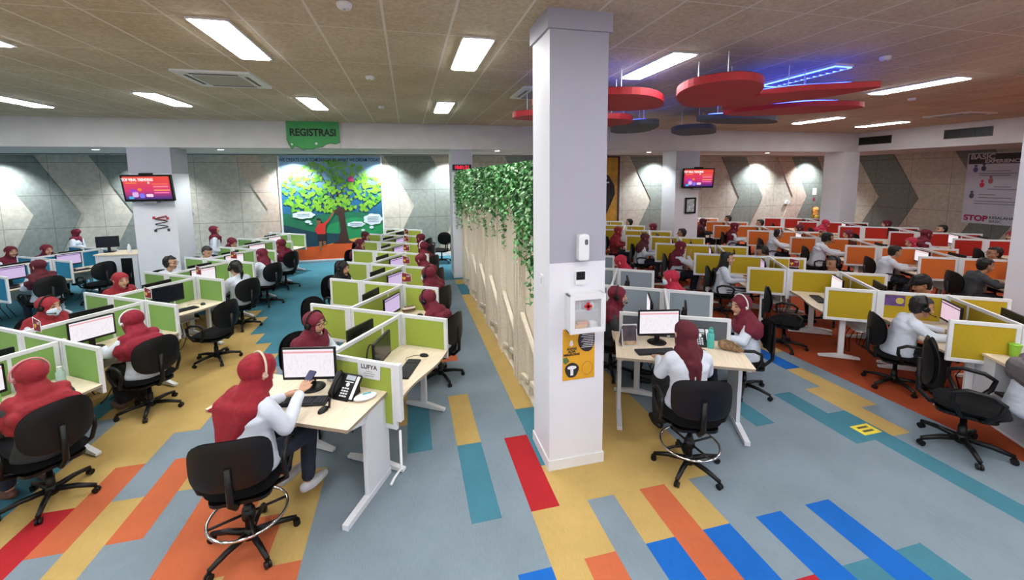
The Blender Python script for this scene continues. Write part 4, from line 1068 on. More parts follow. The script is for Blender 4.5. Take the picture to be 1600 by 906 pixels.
stemg = mat('ivy_stem', '#4c6b38', .7)
def leaf(mb, c, s_, mi):
    a = random.uniform(0, 2*pi); t = random.uniform(-.5, .5); Mx = Matrix.Translation(c) @ Matrix.Rotation(a, 4, 'Z') @ Matrix.Rotation(t, 4, 'Y') @ Matrix.Rotation(random.uniform(.3, 1.1), 4, 'X')
    keep = mb.M; mb.M = Mx
    mb.add([(0, 0, 0), (.42*s_, -.18*s_, -.06*s_), (.3*s_, -.72*s_, 0), (0, -1.15*s_, -.12*s_), (-.3*s_, -.72*s_, 0), (-.42*s_, -.18*s_, -.06*s_), (0, -.5*s_, .07*s_)],
           [(0, 6, 1), (1, 6, 2), (2, 6, 3), (3, 6, 4), (4, 6, 5), (5, 6, 0)], mi)
    mb.M = keep
nv = 64
for i in range(nv):
    y = SY0+.06+(SY1-SY0-.1)*(i+.5)/nv
    Lr = .66+.38*noise.noise(Vector((y*1.3, 0, 0)))+random.uniform(-.1, .12)
    if y < 4.6: Lr += .45
    if i % 6 == 2: Lr += .45
    if y > 10.2: Lr += .35
    mb = MB(); st = MB(); pts = []
    x0 = SX-.11-random.uniform(0, .05)
    n_ = int(Lr/.02)
    for j in range(n_+1):
        t = j/n_; z = SH+.06-Lr*t; yy = y+.04*sin(5*t+i)+random.uniform(-.01, .01); xx = x0-.03*sin(3*t+i)
        pts.append((xx, yy, z))
        dens = 4 if t < .5 else (2 if t < .8 else 1)
        for q in range(dens):
            sp_ = .095*(1-.75*t)
            leaf(mb, Vector((xx+random.uniform(-.05, .03), yy+random.uniform(-sp_, sp_), z+random.uniform(-.02, .03))), random.uniform(.042, .062), random.choices((0, 1, 2), (3, 4, 2))[0])
    for q in range(24): leaf(mb, Vector((SX+random.uniform(-.12, .04), y+random.uniform(-.09, .09), SH+.05+random.uniform(-.02, .05))), .045, random.choices((0, 1, 2), (3, 4, 2))[0])
    pos = 'nearest the big column' if i < 6 else ('beside the clock pillar' if i > nv-7 else 'midway along')
    o = thing('ivy_strand', 'strand of artificial green ivy hanging down the slatted partition, %s' % pos, 'hanging ivy', (0, 0, 0), 0, 'ivy strands %s the slatted partition' % pos)
    f_ = mb.build('leaves', leafg, o); f_['kind'] = 'stuff'; st.tube(pts[::3]+[pts[-1]], .003, 5); st.build('stem', stemg, o)

# ================================================================== THINGS ON THE BIG COLUMN
CYF = 3.42
def rot_text(txt, s_, m_, par, x, z, y, **k): return lettering(txt, s_, m_, par, (x, y, z), (pi/2, 0, 0), **k)
o = thing('air_freshener', 'white wall dispenser high on the big column', 'dispenser', (1.50, CYF, 2.12))
MB().prism(rrect(.10, .235, .02), -.07, 0, axis='y').build('casing', frame_m, o, bevel=.008)
MB().prism(rrect(.03, .05, .012, 4, .02, .05), -.074, -.069, axis='y').build('window', mat('dark_glass', '#555a62', .2), o)
o = thing('wall_sensor', 'small black and white access sensor below the dispenser on the big column', 'sensor', (1.49, CYF, 1.84))
MB().prism(rrect(.10, .125, .01), -.02, 0, axis='y').build('casing', frame_m, o); MB().box(-.042, .042, -.023, -.02, -.02, .055).build('sensor_plate', black, o)
o = thing('first_aid_box', 'white glass-fronted first aid cabinet with red cross on the big column', 'first aid box', (1.515, CYF, 1.535))
mb = MB(); W_, H_ = .17, .175
mb.box(-W_, W_, -.02, 0, -H_, H_); mb.box(-W_, -W_+.02, -.12, -.02, -H_, H_); mb.box(W_-.02, W_, -.12, -.02, -H_, H_); mb.box(-W_, W_, -.12, -.02, -H_, -H_+.02); mb.box(-W_, W_, -.12, -.02, H_-.02, H_)
mb.build('cabinet', frame_m, o, bevel=.004)
mb = MB(); fw = .045
mb.box(-W_, W_, -.135, -.12, H_-fw, H_); mb.box(-W_, W_, -.135, -.12, -H_, -H_+fw); mb.box(-W_, -W_+fw, -.135, -.12, -H_+fw, H_-fw); mb.box(W_-fw, W_, -.135, -.12, -H_+fw, H_-fw); d_ = mb.build('door', frame_m, o)
MB().box(-.11, .11, -.115, -.02, .02, .028).build('shelf', frame_m, o)
gm = bpy.data.materials.new('clear_glass'); gm.use_nodes = True; gb = gm.node_tree.nodes['Principled BSDF']; gb.inputs['Base Color'].default_value = (.9, .95, 1, 1); gb.inputs['Alpha'].default_value = .18; gb.inputs['Roughness'].default_value = .05
MB().box(-.125, .125, -.128, -.124, -.13, .13).build('glass_pane', gm, d_)
crs = mat('cross_red', '#c41722', .5)
MB().box(-.012, .012, -.138, -.129, .035, .105).box(-.035, .035, -.138, -.129, .058, .082).build('red_cross', crs, d_)
for i, (x, w_, h, c) in enumerate(((-.09, .02, .07, '#c9cdd4'), (-.055, .018, .08, '#e8e8e8'), (-.02, .02, .05, '#9aa5b0'), (.06, .035, .06, '#dfe3ea'))):
    b2 = thing('medicine_bottle', '%s on the upper shelf of the first aid cabinet' % ['grey bottle', 'tall white bottle', 'blue-grey jar', 'wide pale box'][i], 'medicine', (1.515+x, CYF-.07, 1.564), 0, 'bottles in the first aid cabinet')
    MB().lathe([(w_*.8, 0), (w_*.8, h*.7), (w_*.4, h*.8), (w_*.4, h)], 12).build('flask', mat('med%d' % i, c, .4), b2, smooth=True); MB().lathe([(w_*.45, h), (w_*.45, h+.008)], 12).build('lid', frame_m, b2)
for i, (x, z0, w_, h, c) in enumerate(((-.05, 1.381, .11, .045, '#e0a83a'), (-.03, 1.427, .10, .02, '#c9742a'), (.07, 1.381, .06, .06, '#e6e6e6'))):
    b2 = thing('medicine_box', '%s on the lower shelf of the first aid cabinet' % ['yellow medicine box', 'thin orange medicine box', 'white medicine box'][i], 'medicine', (1.515+x, CYF-.07, z0), 0, 'boxes in the first aid cabinet')
    MB().box(-w_/2, w_/2, -.03, .03, 0, h).build('carton', mat('medb%d' % i, c, .6), b2, bevel=.002)
# yellow notice
o = thing('notice_poster', 'mustard yellow notice with dark blobs under the first aid cabinet', 'poster', (1.485, CYF-.002, 1.115))
W_, H_ = .158, .245
sheet = MB().box(-W_, W_, -.003, 0, -H_, H_).build('sheet', mat('poster_yellow', '#d79f1e', .6, .06, 10), o)
blob = mat('poster_black', '#231f26', .6)
MB().prism([(.16*0+max(-W_, .09+.10*cos(a)*(1 if cos(a) < 0 else .68)), .13+.115*sin(a)) for a in [2*pi*i/32 for i in range(32)]], -.0045, -.003, axis='y').build('dark_blob', blob, sheet)
MB().prism([(-.068+.068*cos(a)*(1+.08*sin(3*a)), -.15+.072*sin(a)) for a in [2*pi*i/32 for i in range(32)]], -.0045, -.003, axis='y').build('dark_blob', blob, sheet)
MB().prism([(-.068+.045*cos(a), -.125+.018*sin(a)) for a in [2*pi*i/20 for i in range(20)]], -.0055, -.0045, axis='y').prism([(-.082, -.14), (-.054, -.14), (-.054, -.2), (-.082, -.2)], -.0055, -.0045, axis='y').build('pale_drawing', paper, sheet)
MB().tube([(.085+.052*cos(a), -.0045, -.145+.065*sin(a)) for a in [2*pi*i/28 for i in range(28)]], .0012, 4, closed=True).build('ring_drawing', blob, sheet)
MB().prism([(-.075, .03+.045), (-.055, .05+.045), (-.062, .085+.045), (-.075, .11+.03), (-.088, .08+.045), (-.095, .05+.045)], -.0045, -.003, axis='y').build('pale_drawing', paper, sheet)
g_ = mat('poster_green', '#4f6b3e', .6)
MB().prism([(-.1, .235), (-.06, .21), (0, .235), (-.05, .245)], -.0045, -.003, axis='y').prism([(-.155, -.03), (-.12, -.02), (-.09, -.06), (-.13, -.09), (-.15, -.07)], -.0045, -.003, axis='y').build('leaf_drawing', g_, sheet)
for t, z in (('AWAS', .055), ('ADA', .028), ('MISLEADING', .0)): rot_text(t, .034 if t != 'MISLEADING' else .028, blob, sheet, -.07, z, -.0052, bold=.0012)
for i in range(9): MB().box(.045-.012*(i % 3), .145, -.0055, -.0045, .195-.017*i, .200-.017*i).build('text_line', paper, sheet)
o = thing('light_switch', 'small white rocker switch on the narrow face of the big column', 'switch', (1.2, 3.62, 1.78), radians(-90)); MB().prism(rrect(.08, .12, .008), -.015, 0, axis='y').build('plate', frame_m, o, bevel=.002); MB().box(-.015, .015, -.02, -.015, -.03, .03).build('rocker', white, o)
# scuff: small marks kept out

# ================================================================== BACK WALL THINGS
# mural
MX0, MX1, MZ0, MZ1, MY = -3.92, -.86, .1, 3.48, WALLY-.05
o = thing('tree_mural', 'large framed mural of a green heart-leaf tree with a person in red reaching up', 'mural', (0, 0, 0))
def flat(mb, poly, lay, mi=0): return mb.prism(poly, MY-.004-lay*.002, MY-lay*.002+.0005, mi, axis='y')
fr = MB(); fr.box(MX0-.05, MX0, MY-.03, MY+.04, MZ0, MZ1); fr.box(MX1, MX1+.05, MY-.03, MY+.04, MZ0, MZ1); fr.box(MX0-.05, MX1+.05, MY-.03, MY+.04, MZ0-.04, MZ0); fr.build('frame', frame_m, o)
sky = bpy.data.materials.new('mural_sky'); sky.use_nodes = True; nt = sky.node_tree; b = nt.nodes['Principled BSDF']; b.inputs['Roughness'].default_value = .6
tc = N(nt, 'ShaderNodeTexCoord'); sp = N(nt, 'ShaderNodeSeparateXYZ'); nt.links.new(tc.outputs['Generated'], sp.inputs[0]); rp = N(nt, 'ShaderNodeValToRGB'); nt.links.new(sp.outputs[2], rp.inputs[0])
rp.color_ramp.elements[0].position = .2; rp.color_ramp.elements[0].color = srgb('#0f4f55'); rp.color_ramp.elements[1].position = .95; rp.color_ramp.elements[1].color = srgb('#9fc4e6')
e = rp.color_ramp.elements.new(.62); e.color = srgb('#1d6a9a'); nt.links.new(rp.outputs[0], b.inputs['Base Color'])
MB().box(MX0, MX1, MY, MY+.03, MZ0, MZ1).build('painted_sky', sky, o)
def mx(u): return MX0+u*(MX1-MX0)
def mz(v): return MZ0+v*(MZ1-MZ0)
mb = MB()
flat(mb, [(mx(0), mz(.14)), (mx(1), mz(.14)), (mx(1), mz(.40)), (mx(.8), mz(.45)), (mx(.55), mz(.47)), (mx(.25), mz(.42)), (mx(0), mz(.46))], 1, 0)
flat(mb, [(mx(.3), mz(.14)), (mx(1), mz(.14)), (mx(1), mz(.36)), (mx(.7), mz(.41)), (mx(.45), mz(.34))], 2, 1)
flat(mb, [(mx(0), mz(.1)), (mx(.6), mz(.1)), (mx(.6), mz(.24)), (mx(.3), mz(.27)), (mx(0), mz(.35))], 3, 2)
mb.build('painted_hills', [mat('mural_green', '#136a4c', .7, .1, 3), mat('mural_green_bright', '#178a52', .7, .1, 3), mat('mural_dark_teal', '#0e3a4a', .7, .1, 3)], o)
mb = MB(); flat(mb, [(mx(0), mz(0)), (mx(1), mz(0)), (mx(1), mz(.15)), (mx(.72), mz(.17)), (mx(.5), mz(.155)), (mx(.3), mz(.13)), (mx(0), mz(.12))], 4, 0)
flat(mb, [(mx(.35), mz(.135)), (mx(.6), mz(.165)), (mx(.95), mz(.165)), (mx(.98), mz(.19)), (mx(.72), mz(.2)), (mx(.5), mz(.16))], 5, 1); mb.build('painted_ground', [mat('mural_orange', '#d2561c', .7, .1, 3), mat('mural_sand', '#d9a050', .7)], o)
tr = mat('mural_trunk', '#3a2019', .7, .1, 5); mb = MB()
flat(mb, [(mx(.47), mz(.15)), (mx(.53), mz(.18)), (mx(.56), mz(.28)), (mx(.545), mz(.42)), (mx(.49), mz(.47)), (mx(.38), mz(.50)), (mx(.38), mz(.51)), (mx(.5), mz(.49)), (mx(.545), mz(.5)), (mx(.53), mz(.62)), (mx(.55), mz(.62)), (mx(.575), mz(.5)), (mx(.68), mz(.49)), (mx(.68), mz(.475)), (mx(.605), mz(.46)), (mx(.62), mz(.3)), (mx(.64), mz(.18)), (mx(.70), mz(.15))], 6)
for (a, b_, c, d_) in ((.54, .55, .3, .75), (.55, .6, .7, .85), (.3, .7, .2, .8), (.55, .6, .5, .9), (.6, .55, .85, .8), (.5, .6, .35, .92), (.6, .55, .78, .62), (.5, .52, .15, .62)):
    dx, dz = (c-a), (d_-b_); L_ = hypot(dx, dz); px_, pz_ = -dz/L_*.008, dx/L_*.008
    flat(mb, [(mx(a-px_), mz(b_-pz_)), (mx(c), mz(d_)), (mx(a+px_), mz(b_+pz_))], 6)
mb.build('painted_trunk', tr, o)
random.seed(5); mb = MB(); cnt = 0
while cnt < 430:
    u, v = random.uniform(.02, .99), random.uniform(.47, .97)
    if ((u-.5)/.5)**2+((v-.66)/.30)**2 > 1: continue
    if v < .52 and .52 < u < .62: continue
    s_ = random.uniform(.06, .088); a = random.uniform(-.6, .6); hh = [(0, -1), (.75, -.1), (.85, .45), (.45, .75), (0, .45), (-.45, .75), (-.85, .45), (-.75, -.1)]
    flat(mb, [(mx(u)+s_*(p*cos(a)-q*sin(a)), mz(v)+s_*(p*sin(a)+q*cos(a))) for p, q in hh], 7+random.random()*3, (2 if v > .8 and random.random() < .6 else random.choice((0, 0, 1)))); cnt += 1
lv = mb.build('painted_leaves', [mat('leaf_lime', '#79b52c', .6, .08, 4), mat('leaf_green', '#4f9a2e', .6, .08, 4), mat('leaf_pale', '#78a872', .6, .08, 4)], o)
mb = MB()
for (u, v, w_, h) in ((.2, .44, .11, .035), (.9, .38, .1, .055), (.72, .335, .09, .028), (.24, .375, .03, .014), (.265, .355, .016, .01), (.88, .30, .022, .014), (.79, .275, .02, .01)):
    flat(mb, [(mx(u)+(w_*(MX1-MX0))*cos(a)*(1+.07*cos(7*a)), mz(v)+h*3.38*sin(a)*(1+.07*cos(7*a))) for a in [2*pi*i/36 for i in range(36)]], 11)
cl = mb.build('speech_clouds', mat('cloud_white', '#d5e4ec', .7), o)
for (u, v, n_) in ((.9, .38, 4), (.72, .335, 2), (.2, .44, 2)):
    for i in range(n_): MB().box(mx(u-.06), mx(u+.06), MY-.030, MY-.028, mz(v)+.05*(n_/2-i)-.03, mz(v)+.05*(n_/2-i)-.018).build('text_line', mat('ink_blue', '#53708a', .7), cl)
mb = MB(); ub = .37
flat(mb, [(mx(ub-.035), mz(.10)), (mx(ub-.01), mz(.10)), (mx(ub), mz(.2)), (mx(ub+.01), mz(.14)), (mx(ub+.035), mz(.15)), (mx(ub+.03), mz(.24)), (mx(ub-.03), mz(.24))], 12, 3)
flat(mb, [(mx(ub-.045), mz(.18)), (mx(ub+.04), mz(.18)), (mx(ub+.035), mz(.26)), (mx(ub-.035), mz(.26))], 13, 1)
flat(mb, [(mx(ub-.045), mz(.25)), (mx(ub+.035), mz(.25)), (mx(ub+.04), mz(.335)), (mx(ub+.09), mz(.39)), (mx(ub+.08), mz(.40)), (mx(ub+.02), mz(.355)), (mx(ub-.03), mz(.355)), (mx(ub-.07), mz(.29)), (mx(ub-.055), mz(.27))], 14, 0)
flat(mb, [(mx(ub-.025)+.065*cos(a), mz(.375)+.075*sin(a)) for a in [2*pi*i/20 for i in range(20)]], 15, 3)
flat(mb, [(mx(ub-.025)+.072*cos(a), mz(.385)+.075*sin(a)) for a in [pi*i/12-.1 for i in range(13)]], 16, 2)
flat(mb, [(mx(ub+.085), mz(.385)), (mx(ub+.14), mz(.465)), (mx(ub+.13), mz(.475)), (mx(ub+.075), mz(.40))], 13, 3)
mb.build('painted_figure', [mat('mural_red', '#c9291f', .6), mat('mural_shorts', '#241a22', .6), mat('mural_hair', '#120f12', .6), mat('mural_skin', '#8a5a3c', .6)], o)
mb = MB(); flat(mb, [(mx(.66), mz(.755)), (mx(.72), mz(.755)), (mx(.72), mz(.785)), (mx(.69), mz(.81)), (mx(.66), mz(.785))], 17); mb.build('painted_birdhouse', mat('mural_pink', '#d23f86', .6), o)
lettering('WE CREATE OUR TOMORROW BY WHAT WE DREAM TODAY', .155, mat('ink_navy', '#1c2c50', .6), o, ((MX0+MX1)/2, MY-.025, 3.35), (pi/2, 0, 0), bold=.002, sx=.70)

# REGISTRASI sign on the beam
o = thing('hanging_sign', 'green REGISTRASI sign on the white beam', 'sign', (-2.2, BEAMY-.04, 3.81))
sgreen = mat('sign_green', '#3f9a55', .6, .1, 3)
poly = [(-.6, .33), (.6, .33), (.6, -.17), (.5, -.21), (.38, -.19), (.28, -.22), (.2, -.28), (.05, -.30), (-.02, -.34), (-.15, -.33), (-.25, -.36), (-.32, -.30), (-.42, -.27), (-.5, -.33), (-.56, -.22), (-.6, -.08)]
s_ = MB().prism([(-.6, .33), (.6, .33), (.6, -.31), (.2, -.31), (-.6, -.31)], -.012, 0, axis='y').build('backing', beamw, o)
s_ = MB().prism(poly, -.03, -.012, axis='y').build('green_board', sgreen, o)
rot_text('REGISTRASI', .24, black, s_, 0, .06, -.032, bold=.008, sx=.86)
pts = [(p[0], -.032, p[1]) for p in poly[2:]]
MB().tube(pts, .006, 5).build('outline', mat('dark_green', '#1d4a33', .6), s_)
MB().prism([(.47+.03*cos(a)-.47-.03+.09, -.2+.03*sin(a)) for a in [2*pi*i/14 for i in range(14)]], -.034, -.03, axis='y').prism([(-.49+.025*cos(a), -.22+.025*sin(a)) for a in [2*pi*i/14 for i in range(14)]], -.034, -.03, axis='y').build('dots', paper, s_)

# televisions
tvscr = bpy.data.materials.new('television_picture'); tvscr.use_nodes = True; nt = tvscr.node_tree; b = nt.nodes['Principled BSDF']
tc = N(nt, 'ShaderNodeTexCoord'); sp = N(nt, 'ShaderNodeSeparateXYZ'); nt.links.new(tc.outputs['Generated'], sp.inputs[0]); rp = N(nt, 'ShaderNodeValToRGB'); nt.links.new(sp.outputs[2], rp.inputs[0])
rp.color_ramp.elements[0].position = .05; rp.color_ramp.elements[0].color = srgb('#4a1d7c'); rp.color_ramp.elements[1].position = .9; rp.color_ramp.elements[1].color = srgb('#e8402e'); e = rp.color_ramp.elements.new(.4); e.color = srgb('#d8246a')
nt.links.new(rp.outputs[0], b.inputs['Emission Color']); b.inputs['Emission Strength'].default_value = 1.0; b.inputs['Base Color'].default_value = (.02, .02, .02, 1)
def mk_tv():
    o = thing('wall_television', None, None)
    MB().prism(rrect(1.0, .60, .012, 3), -.03, .03, axis='y').build('bezel', black, o)
    s_ = MB().box(-.46, .46, -.033, -.031, -.25, .265).build('display', tvscr, o)
    lettering('TOP VIRAL TRENDING', .085, emis('tv_white', '#fff2f0', 1.0), s_, (-.17, -.034, .19), (pi/2, 0, 0), bold=.004, sx=.72, name='lettering')
    for i, (u, v, w_, h, c) in enumerate(((.1, .08, .32, .025, '#ff7a4a'), (.12, .02, .3, .03, '#ff8fa0'), (.12, -.06, .32, .025, '#ffb060'), (.12, -.12, .3, .03, '#ff7ac0'), (-.42, .11, .22, .02, '#ff9a50'), (-.32, -.2, .12, .12, '#e9b9f0'), (-.18, -.22, .1, .1, '#7f7bff'), (-.4, -.24, .1, .06, '#49b9e8'), (-.2, -.06, .08, .06, '#ff8a2a'), (-.36, -.1, .14, .08, '#a040c8'), (-.05, -.2, .14, .07, '#ffd9ee'), (.02, .1, .04, .05, '#ffe0e0'))):
        MB().prism(rrect(w_, h, min(w_, h)*.3, 3, u+w_/2, v+h/2), -.0345, -.033, axis='y').build('picture_shape', emis('tv%d' % i, c, .95), s_)
    MB().box(-.12, .12, -.03, .12, -.36, -.3).box(-.06, .06, .03, .2, -.1, .1).build('wall_bracket', mat('bracket_grey', '#85858c', .5), o)
    MB().prism(rrect(.26, .05, .02, 3, 0, .315), -.03, .03, axis='y').build('camera_bar', black, o)
    return o
o = inst('tv', mk_tv, 'wall television with a red and purple picture on the wide pillar by the blue desks', 'television', (-5.68, 11.02, 2.58), radians(-4)); o.rotation_euler = (radians(8), 0, radians(-4))
o = inst('tv', mk_tv, 'wall television with a red and purple picture on the pillar by the orange desks', 'television', (8.66, 11.0, 2.66), radians(2)); o.rotation_euler = (radians(5), 0, radians(-8))
o = thing('picture_frame', 'black framed picture below the television by the orange desks', 'framed picture', (8.56, 11.17, 1.81))
mb = MB(); frame_panel(mb, -.19, .19, -.25, .25, .03, .05); mb.build('frame', black, o); MB().box(-.14, .14, .0, .01, -.2, .2).build('picture', mat('photo_pale', '#b9c4c8', .5, .5, 14), o)
# swirl emblem on the television pillar
o = thing('wall_emblem', 'small red and black ribbon emblem on the television pillar', 'emblem', (-5.58, BEAMY-.012, 1.77))
ink = mat('emblem_ink', '#3a3238', .6); red_ = mat('emblem_red', '#c02a38', .6)
rb = []
for i in range(41):
    t = i/40; rb.append((.12*cos(t*5*pi)*(1 if i % 2 == 0 or 1 else 1), -.004, .15-.30*t))
MB().tube(rb, .010, 6).build('ribbon', ink, o, smooth=True)
MB().tube([(p[0]*.8+.01, -.006, p[2]+.02) for p in rb[:16]], .008, 6).build('ribbon', red_, o, smooth=True)
for i, (x, z) in enumerate(((-.14, .12), (.13, .1), (-.13, -.18), (.13, -.17))): MB().box(x-.025, x+.025, -.01, -.002, z-.03, z+.03).build('corner_mark', red_ if z > 0 else ink, o)
# led clock
o = thing('led_clock', 'black digital clock with red figures on the narrow pillar above the ivy', 'clock', (1.43, BEAMY-.03, 3.02))
MB().prism(rrect(.50, .15, .02), -.03, .03, axis='y').build('case', black, o); lettering('10:01:21', .125, emis('led_red', '#ff2040', 2.0), o, (0, -.032, -.005), (pi/2, 0, 0), bold=.002, sx=.95)
# tall poster partly behind the big column
o = thing('tall_poster', 'tall yellow and black framed poster partly hidden by the big column', 'poster', (7.2, WALLY-.06, 2.2))
mb = MB(); mb.box(.66, .74, -.02, .04, -1.5, 1.3); mb.box(-.74, .74, -.02, .04, 1.25, 1.3); mb.box(-.74, -.66, -.02, .04, -1.5, 1.3); mb.build('frame', mat('plum', '#33253e', .6), o)
s_ = MB().box(-.66, .66, -.01, .04, -1.5, 1.25).build('sheet', mat('poster_gold', '#b98a2e', .6, .25, 4), o)
MB().prism([(-.66, .85), (-.1, .75), (.3, .55), (.52, .2), (.55, -.15), (.35, -.6), (.15, -1.0), (.08, -1.5), (-.66, -1.5)], -.014, -.01, axis='y').build('dark_blob', blob, s_)
for i, (a, b_) in enumerate(((-.5, .2), (-.5, .3), (-.55, .05), (-.55, .12), (-.55, .0))): MB().box(a, b_, -.018, -.014, .45-.17*i, .5-.17*i).build('text_line', paper, s_)
# small back wall objects
o = thing('wall_notice', 'small white notice on the dark chevron of the panelled wall', 'notice', (17.46, WALLY-.035, 1.98)); MB().box(-.11, .11, -.005, 0, -.15, .15).build('sheet', paper, o); MB().prism(rrect(.12, .12, .05, 4, 0, -.33), -.008, -.003, axis='y').build('red_badge', pinkred, o)
o = thing('fire_extinguisher', 'orange covered fire extinguisher hung on the panelled wall', 'fire extinguisher', (17.45, WALLY-.16, .78))
orc = mat('cover_orange', '#dd9a4e', .6, .15, 8); me = vox([('c', (0, 0, .1), .12, (0, 0, .42), .13), ('c', (-.06, 0, .44), .07, (.06, 0, .46), .07), ('c', (-.1, -.02, .35), .05, (-.13, -.03, .2), .04)], .02, 2, .02, (6, 6, 6)); me.materials.append(orc); part('cover', me, o)
MB().lathe([(.125, 0), (.13, .05), (.128, .18)], 18).build('cylinder', mat('olive_yellow', '#a58a1e', .6), o, smooth=True); MB().box(-.05, .05, -.03, .12, .5, .54).build('valve', mat('dark_valve', '#3a2a2a', .5), o)
o = thing('thermostat', 'small white triangular device on the panelled wall above the red desks', 'wall device', (15.98, WALLY-.05, 1.55)); MB().prism([(-.09, -.07), (.09, -.07), (.08, .02), (0, .1), (-.08, .02)], -.04, .04, axis='y').build('casing', frame_m, o); MB().prism(rrect(.04, .04, .015), -.045, -.04, axis='y').build('dial', colgrey, o)
# right wall poster
o = thing('wall_poster', 'large white BASIC poster with small figures and a STOP line on the side wall', 'poster', (RX-.04, 9.3, 2.22), radians(-90))
W_, H_ = .78, 1.17
s_ = MB().box(-W_, W_, -.012, 0, -H_, H_).build('sheet', mat('poster_white', '#bfc3d2', .6, .03, 3), o)
MB().box(-W_+.03, W_, -.016, -.012, H_-.36, H_-.03).build('header_band', mat('band_black', '#2b2930', .6), s_)
hw = mat('header_white', '#c4bfc4', .6)
rot_text('BASIC', .23, hw, s_, -.40, H_-.13, -.018, bold=.005); rot_text('EXPERIENCE', .15, hw, s_, .1, H_-.28, -.018, bold=.005, sx=1.05)
rot_text('STOP', .25, mat('stop_magenta', '#a0225c', .6), s_, -.42, -H_+.17, -.014, bold=.012); rot_text('KESALAHAN', .12, mat('ink_navy', '#1c2c50', .6), s_, .25, -H_+.22, -.014, bold=.003); rot_text('BASIC', .12, MATS['ink_navy'], s_, .08, -H_+.10, -.014, bold=.001)
for (x, z, c) in ((-.55, .62, '#3b4a8c'), (-.35, .66, '#2d3350'), (-.35, .12, '#c03050'), (-.15, .25, '#a05560'), (-.58, -.25, '#4a4a60'), (.6, .2, '#4c2c34')):
    MB().prism([(x+.06*cos(a), z+.09*sin(a)) for a in [2*pi*i/14 for i in range(14)]], -.015, -.012, axis='y').prism([(x+.04*cos(a), z+.13+.04*sin(a)) for a in [2*pi*i/12 for i in range(12)]], -.015, -.012, axis='y').build('small_drawing', mat('pd'+c, c, .6), s_)
for (x0, x1, z) in ((-.3, .3, .58), (-.45, .45, .5), (-.45, .3, .44), (-.05, .35, .06), (-.2, .5, -.02), (-.4, 0, -.2), (-.4, .4, -.3), (-.5, .6, -.42), (-.5, .5, -.5)): MB().box(x0, x1, -.014, -.012, z-.012, z+.012).build('text_line', MATS['ink_grey'], s_)
# air grilles in the side beam
for i, y in enumerate((10.72, 8.33)):
    o = thing('air_grille', 'dark rectangular air grille in the side beam, %s' % ('nearer the corner' if i == 0 else 'above the poster'), 'air grille', (15.2, y, 3.85), radians(-90), 'dark air grilles in the side beam')
    mb = MB(); frame_panel(mb, -.52, .52, -.13, .13, .03, .02); mb.build('frame', mat('grille_brown', '#3c3230', .5), o)
    mb = MB(); 
    for k in range(3): mb.box(-.5+k*.33, -.492+k*.33, -.012, .012, -.11, .11)
    mb.build('louvres', mat('grille_dark', '#1c1a1a', .6), o); MB().box(-.5, .5, -.004, .0, -.11, .11).build('duct_back', black, o)
# ================================================================== CEILING THINGS
def mk_ac():
    o = thing('air_conditioner', None, None)
    mb = MB(); n_ = 0
    mb.prism(rrect(.92, .92, .02), -.03, 0); mb.build('cassette', frame_m, o, bevel=.004)
    mb = MB()
    for k in range(4):
        a = k*pi/2; mb.M = Matrix.Rotation(a, 4, 'Z'); mb.box(-.28, .28, .335, .375, -.034, -.029)
    mb.build('air_slot', black, o)
    MB().prism(rrect(.56, .56, .03), -.042, -.03).build('grille', mat('ac_grille', '#a7a69a', .6), o)
    return o
inst('ac', mk_ac, 'square white air-conditioning cassette in the ceiling over the television pillar row', 'air conditioner', (-2.4, 6.66, CEIL), 0, 'ceiling cassettes')
inst('ac', mk_ac, 'square white air-conditioning cassette in the ceiling beside the big column', 'air conditioner', (2.25, 6.76, CEIL), 0, 'ceiling cassettes')
inst('ac', mk_ac, 'air-conditioning cassette in the ceiling near the side beam', 'air conditioner', (12.95, 7.3, CEIL), 0, 'ceiling cassettes')
def mk_smoke():
    o = thing('smoke_detector', None, None); MB().lathe([(.04, -.045), (.055, -.035), (.06, -.012), (.06, 0)][::-1], 20).build('housing', frame_m, o, smooth=True); MB().lathe([(.012, -.05), (.012, -.045)], 10).build('sensor', colgrey, o); return o
for (x, y, l) in ((-.44, 3.68, 'white smoke detector closest, at the ceiling edge over the aisle'), (-.45, 6.13, 'white smoke detector between the two rows of aisle lights'), (-.44, 8.59, 'white smoke detector farthest back in front of the REGISTRASI sign'), (5.61, 3.91, 'white smoke detector on the ceiling beyond the red discs'), (9.2, 5.9, 'small white smoke detector above the orange desks')):
    inst('smoke', mk_smoke, l, 'smoke detector', (x, y, CEIL), 0, 'smoke detectors')
